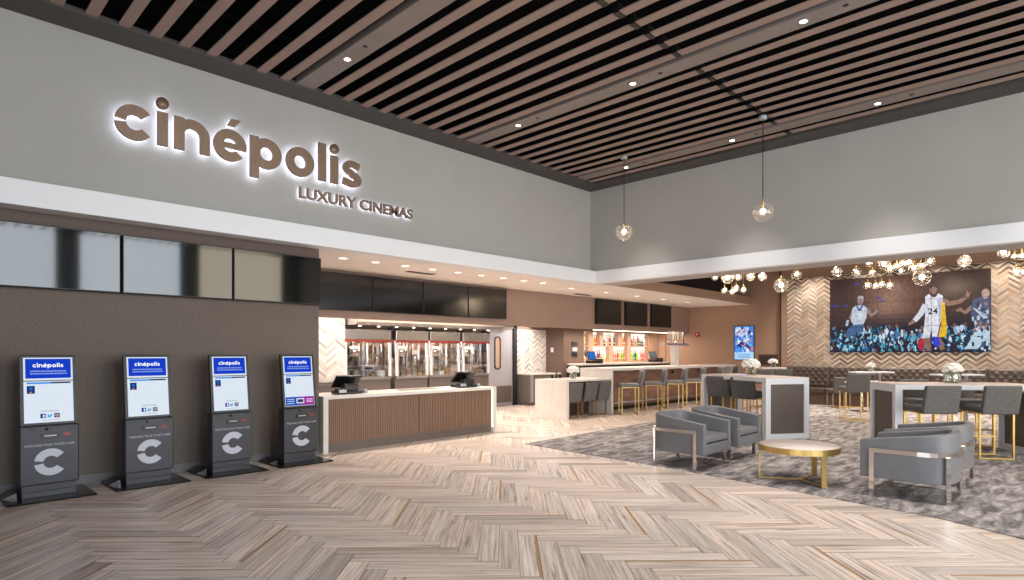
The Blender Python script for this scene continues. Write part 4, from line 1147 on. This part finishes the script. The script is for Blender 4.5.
copy_tree(a0, (7.47, 1.44, .012), math.pi, 'grey tub armchair at right, nearest the wood floor, seen from its side')
copy_tree(a0, (8.5, 1.46, .012), math.pi, 'grey tub armchair at right, mostly hidden behind the nearer one')

# ------------------------------------------------------------------ coffee table
t = thing('coffee_table', 'round brass coffee table with pale stone top between the armchairs', 'coffee table', (7.36, 2.53, .012))
MB().lathe([(.0001, .395), (.425, .395), (.425, .415), (.0001, .415)], (0, 0, 0), 48).build('table_top', M['marble'], t)
MB().arc(0, 0, .426, .436, 0, 360, .345, .412, 48).build('rim', M['gold'], t)
Ls = [math.atan2(2.88-2.53, 7.18-7.36), math.atan2(2.5-2.53, 7.69-7.36), math.atan2(2.21-2.53, 7.14-7.36)]
for a in Ls:
    T = lambda x_, y_, z_, a=a: (x_*math.cos(a)-y_*math.sin(a), x_*math.sin(a)+y_*math.cos(a), z_)
    q = MB(T); q._add([(.416, -.06, .39), (.43, -.06, .39), (.43, .06, .39), (.416, .06, .39), (.416, -.032, .3), (.43, -.032, .3), (.43, .032, .3), (.416, .032, .3), (.416, -.032, .001), (.43, -.032, .001), (.43, .032, .001), (.416, .032, .001)],
        [(0, 1, 2, 3), (0, 4, 5, 1), (1, 5, 6, 2), (2, 6, 7, 3), (3, 7, 4, 0), (4, 8, 9, 5), (5, 9, 10, 6), (6, 10, 11, 7), (7, 11, 8, 4), (8, 11, 10, 9)])
    q.build('leg', M['gold'], t)
q = MB()
for a in Ls:
    MBT = lambda x_, y_, z_, a=a: (x_*math.cos(a)-y_*math.sin(a), x_*math.sin(a)+y_*math.cos(a), z_)
    q.T = MBT; q.box(0, .42, -.012, .012, .001, .014)
q.T = None; q.build('stretcher', M['gold'], t)

# ------------------------------------------------------------------ pendants and chandeliers
def globe(parent, c, r, top, b=.40):
    """one glass globe on a stem from height top (local coordinates)"""
    g = MB().sphere(c, r, 24, 14).build('globe', M['globe'], parent)
    MB().sphere((c[0], c[1], c[2]+r*.1), min(.07, r*b), 12, 8).build('bulb', M['bulb'], g)
    q = MB(); q.lathe([(.012, r*.5), (.015, r*.55), (.015, r+.03), (.006, r+.05)], c, 10); q.build('socket', M['gold'], g)
    MB().tube([(c[0], c[1], c[2]+r+.05), (c[0], c[1], top)], .006 if top-c[2] < 1.0 else .007, 6).build('stem', M['golddark'] if top-c[2] < 1.0 else M['black'], g)
def point(loc, e, r=.06, c=(1, .82, .62)):
    l = bpy.data.lights.new('lamp', 'POINT'); l.energy = e; l.color = c; l.shadow_soft_size = r
    o = bpy.data.objects.new('lamp_light', l); o.location = loc; COL.objects.link(o); return o
for (x, y, z), r, lbl in (((9.31, 6.25, 3.70), .155, 'glass globe pendant on a long cord near the wall corner'), ((9.2, 3.68, 3.63), .155, 'glass globe pendant on a long cord before the right wall')):
    t = thing('pendant_lamp', lbl, 'pendant lamp', (x, y, z), 0, None)
    globe(t, (0, 0, 0), r, ZC-z, .24)
    MB().lathe([(.06, 0), (.06, .05), (.02, .06)], (0, 0, ZC-z-.06), 16).build('canopy', M['grey'], t)
    point((x, y, z-.0), 3, .04)
CZ = 4.35
def cluster(name, label, globes, Y, hubpx, hubz):
    """globes: (px, py, radius px); hub of thin arms at the pixel column hubpx"""
    hx, hy = cam_pt(hubpx, Y)
    t = thing(name, label, 'chandelier', (hx, hy, hubz))
    rr = random.Random(len(globes))
    MB().tube([(0, 0, -.05), (0, 0, CZ-hubz)], .012, 8).build('drop_rod', M['golddark'], t)
    MB().lathe([(.12, CZ-hubz-.04), (.12, CZ-hubz-.001)], (0, 0, 0), 18).build('canopy', M['golddark'], t)
    for px, py, rp in globes:
        yy = Y+rr.uniform(-.35, .35)
        gx, gy = cam_pt(px, yy); gz = 1.5-(py-352.3)*yy/602.3; r = rp*yy/602.3
        c = (gx-hx, gy-hy, gz-hubz)
        top = .12+rr.uniform(0, .12)
        top = max(top, c[2]+r+.08)
        globe(t, c, r, top)
        MB().tube([(c[0], c[1], top), (0, 0, top)], .007, 6).build('arm', M['golddark'], t)
    point((hx, hy, hubz-.1), 16, .25)
    return t
cluster('chandelier', 'cluster chandelier of small glass globes by the bar soffit', [(715, 277.8, 3.2), (727.5, 277.5, 6.2), (738, 277, 4), (750.5, 276.5, 4.6), (753, 271.5, 2.2), (762.5, 276.5, 4.2), (724.5, 290.5, 3.4), (732, 291.8, 3.2), (736, 288.8, 3.4), (743.5, 290, 3.4)], 13, 740, 3.32)
cluster('chandelier', 'large cluster chandelier of glass globes in front of the video wall', [(868.5, 263.5, 3.6), (884, 264.5, 5), (890, 269, 4.5), (880, 261, 3), (888.5, 258.5, 3.4), (897, 266, 4), (903, 263.5, 3.8), (909, 262.5, 5), (913.5, 268, 4.5), (921.5, 265.5, 4.4), (930, 261.5, 4.6), (872, 272.5, 3.4), (901, 271, 3.6), (867.5, 285.5, 3.6), (875.3, 286, 3.4), (881.5, 284.5, 3.6), (889.7, 285.5, 3.8)], 13, 893, 3.62)
cluster('chandelier', 'cluster chandelier of glass globes cut by the right edge of the photo', [(1003.5, 253, 5.2), (1014.5, 256.5, 3.4), (1022, 256, 4), (1016.5, 271.5, 4.4), (1023, 272, 3.6)], 13, 1022, 3.7)
for (px, py, rp), Y, lbl in (((781, 285.5, 7.2), 13, 'single glass globe hanging left of the tile wall edge'), ((796.5, 274.5, 5.2), 14, 'single glass globe at the upper left corner of the tile wall'),
        ((837, 271.5, 5), 14.5, 'single glass globe over the upper left of the video wall'), ((856.5, 272, 4.4), 15, 'small single glass globe left of the large chandelier'),
        ((922, 277.5, 8.2), 12.2, 'bigger single glass globe hanging below the right of the large chandelier'), ((964.5, 261, 6), 13, 'single glass globe over the upper right of the video wall')):
    x, y = cam_pt(px, Y); z = 1.5-(py-352.3)*Y/602.3
    t = thing('globe_pendant', lbl, 'pendant lamp', (x, y, z))
    globe(t, (0, 0, 0), rp*Y/602.3, CZ-z, .3)
    point((x, y, z), 3, .04)

# ------------------------------------------------------------------ soffit downlights, vents
def spot(loc, e, ang=110, blend=.7, c=(1, .86, .72), r=.05):
    l = bpy.data.lights.new('down', 'SPOT'); l.energy = e; l.spot_size = R(ang); l.spot_blend = blend; l.color = c; l.shadow_soft_size = r
    o = bpy.data.objects.new('downlight_beam', l); o.location = loc; COL.objects.link(o); return o
proto = None
SD = [(5.04+.607*i, 8.76) for i in range(8)]+[(9.9, 8.76), (11.2, 9.0), (12.6, 9.0), (14.0, 9.0), (15.4, 9.0), (16.8, 9.0)]
names = ['leftmost', 'second', 'third', 'fourth', 'fifth', 'sixth', 'seventh', 'eighth', 'ninth', 'tenth', 'eleventh', 'twelfth', 'thirteenth', 'last']
for (x, y), nm in zip(SD, names):
    lbl = f'recessed soffit downlight, {nm} in the row from the counter toward the bar'
    if proto is None:
        proto = thing('downlight', lbl, 'downlight', (x, y, ZS), 0, 'downlights recessed in the counter soffit')
        q = MB().lathe([(.062, -.002), (.066, .001)], (0, 0, 0), 18).build('lens', M['spotlow'], proto)
        MB().arc(0, 0, .066, .085, 0, 360, -.006, .002, 24).build('trim_ring', M['white'], proto)
    else: copy_tree(proto, (x, y, ZS), 0, lbl)
    spot((x, y, ZS-.03), 72 if x < 10 else 66)
v = thing('air_vent', 'small slotted air vent in the soffit above the menu screens', 'vent', (7.0, 9.3, ZS-.008))
q = Bx(-.32, .32, -.07, .07, 0, .008).build('frame', M['vent'], v)
for i in range(3): Bx(-.3, .3, -.05+i*.04, -.03+i*.04, -.004, 0).build('slot', M['black'], q)
v = thing('air_vent', 'small slotted air vent in the soffit left of the bar televisions', 'vent', (12.6, 9.75, ZS-.008))
q = Bx(-.32, .32, -.07, .07, 0, .008).build('frame', M['vent'], v)
for i in range(3): Bx(-.3, .3, -.05+i*.04, -.03+i*.04, -.004, 0).build('slot', M['black'], q)

# ------------------------------------------------------------------ lights
def area(loc, rot, sx, sy, e, c=(1, 1, 1)):
    l = bpy.data.lights.new('area', 'AREA'); l.shape = 'RECTANGLE'; l.size = sx; l.size_y = sy; l.energy = e; l.color = c
    o = bpy.data.objects.new('area_light', l); o.location = loc; o.rotation_euler = rot; COL.objects.link(o); return o
DAY = (.86, .94, 1.0)
# daylight just outside the storefront panes
for x0, x1, e, cc in ((0.3, 3.35, 560, DAY), (3.85, 6.75, 560, DAY), (7.25, 10.3, 420, (1, .86, .62)), (11.6, 14.4, 200, DAY)):
    area(((x0+x1)/2, -6.25, 2.85), (R(90), 0, 0), x1-x0, 5.5, e, cc)
for y0, y1 in ((-4.6, -1.4), (-.8, 2.4)):
    area((-4.25, (y0+y1)/2, 2.1), (R(90), 0, R(-90)), y1-y0, 4.1, 260, DAY)
# lobby downlights in the light panels
for x in (3.87, 6.9, 9.93):
    for y in (6.62, 4.49, 2.32, .2): spot((x, y, ZC-.03), (335 if x < 9 else 230) if x > 5 else 140, 72, .9, (1, .93, .86))
# warm ceiling light over the dining room
for x, y in ((13.2, 5.2), (13.2, 2.2), (16.4, 5.0), (16.4, 2.0)): spot((x, y, 4.3), 560, 130, .8, (1, .87, .74), .3)
for y in (6.0, 4.6, 3.2, 1.8, .4): spot((18.2, y, 4.3), 330, 100, .8, (1, .87, .74), .05)
# concession and bar interiors
area((8.2, 10.75, 2.58), (0, 0, 0), 5.2, .5, 140, (1, .9, .8))
for xa, xb in ((6.64, 7.82), (7.95, 8.87), (8.93, 9.86), (9.95, 10.88)): area(((xa+xb)/2, 11.6, 1.765), (R(-12), 0, 0), xb-xa-.2, .05, 14, (1, .93, .86))
area((12.9, 11.3, 2.5), (0, 0, 0), 1.6, .5, 60, (1, .9, .8))
area((16.0, 10.7, 2.12), (0, 0, 0), 5.2, .2, 90, (1, .84, .68))

w = bpy.data.worlds.new('World'); S.world = w; w.use_nodes = True
w.node_tree.nodes['Background'].inputs[0].default_value = (.75, .86, 1, 1); w.node_tree.nodes['Background'].inputs[1].default_value = 1.0

# ------------------------------------------------------------------ camera
cam = bpy.data.cameras.new('Camera'); co = bpy.data.objects.new('Camera', cam); COL.objects.link(co)
co.location = (0, 0, 1.5); co.rotation_euler = (R(90), 0, R(44.416-90))
cam.sensor_width = 36; cam.lens = 602.3/1024*36; cam.shift_y = 62.3/1024; cam.clip_end = 100
S.camera = co
S.view_settings.view_transform = 'Standard'; S.view_settings.look = 'None'; S.view_settings.gamma = 1; S.view_settings.use_curve_mapping = False
S.view_settings.exposure = 0.0
S.cycles.use_denoising = True
S.cycles.max_bounces = 8; S.cycles.transparent_max_bounces = 16; S.cycles.diffuse_bounces = 4; S.cycles.sample_clamp_indirect = 6
S.cycles.caustics_reflective = False; S.cycles.caustics_refractive = False
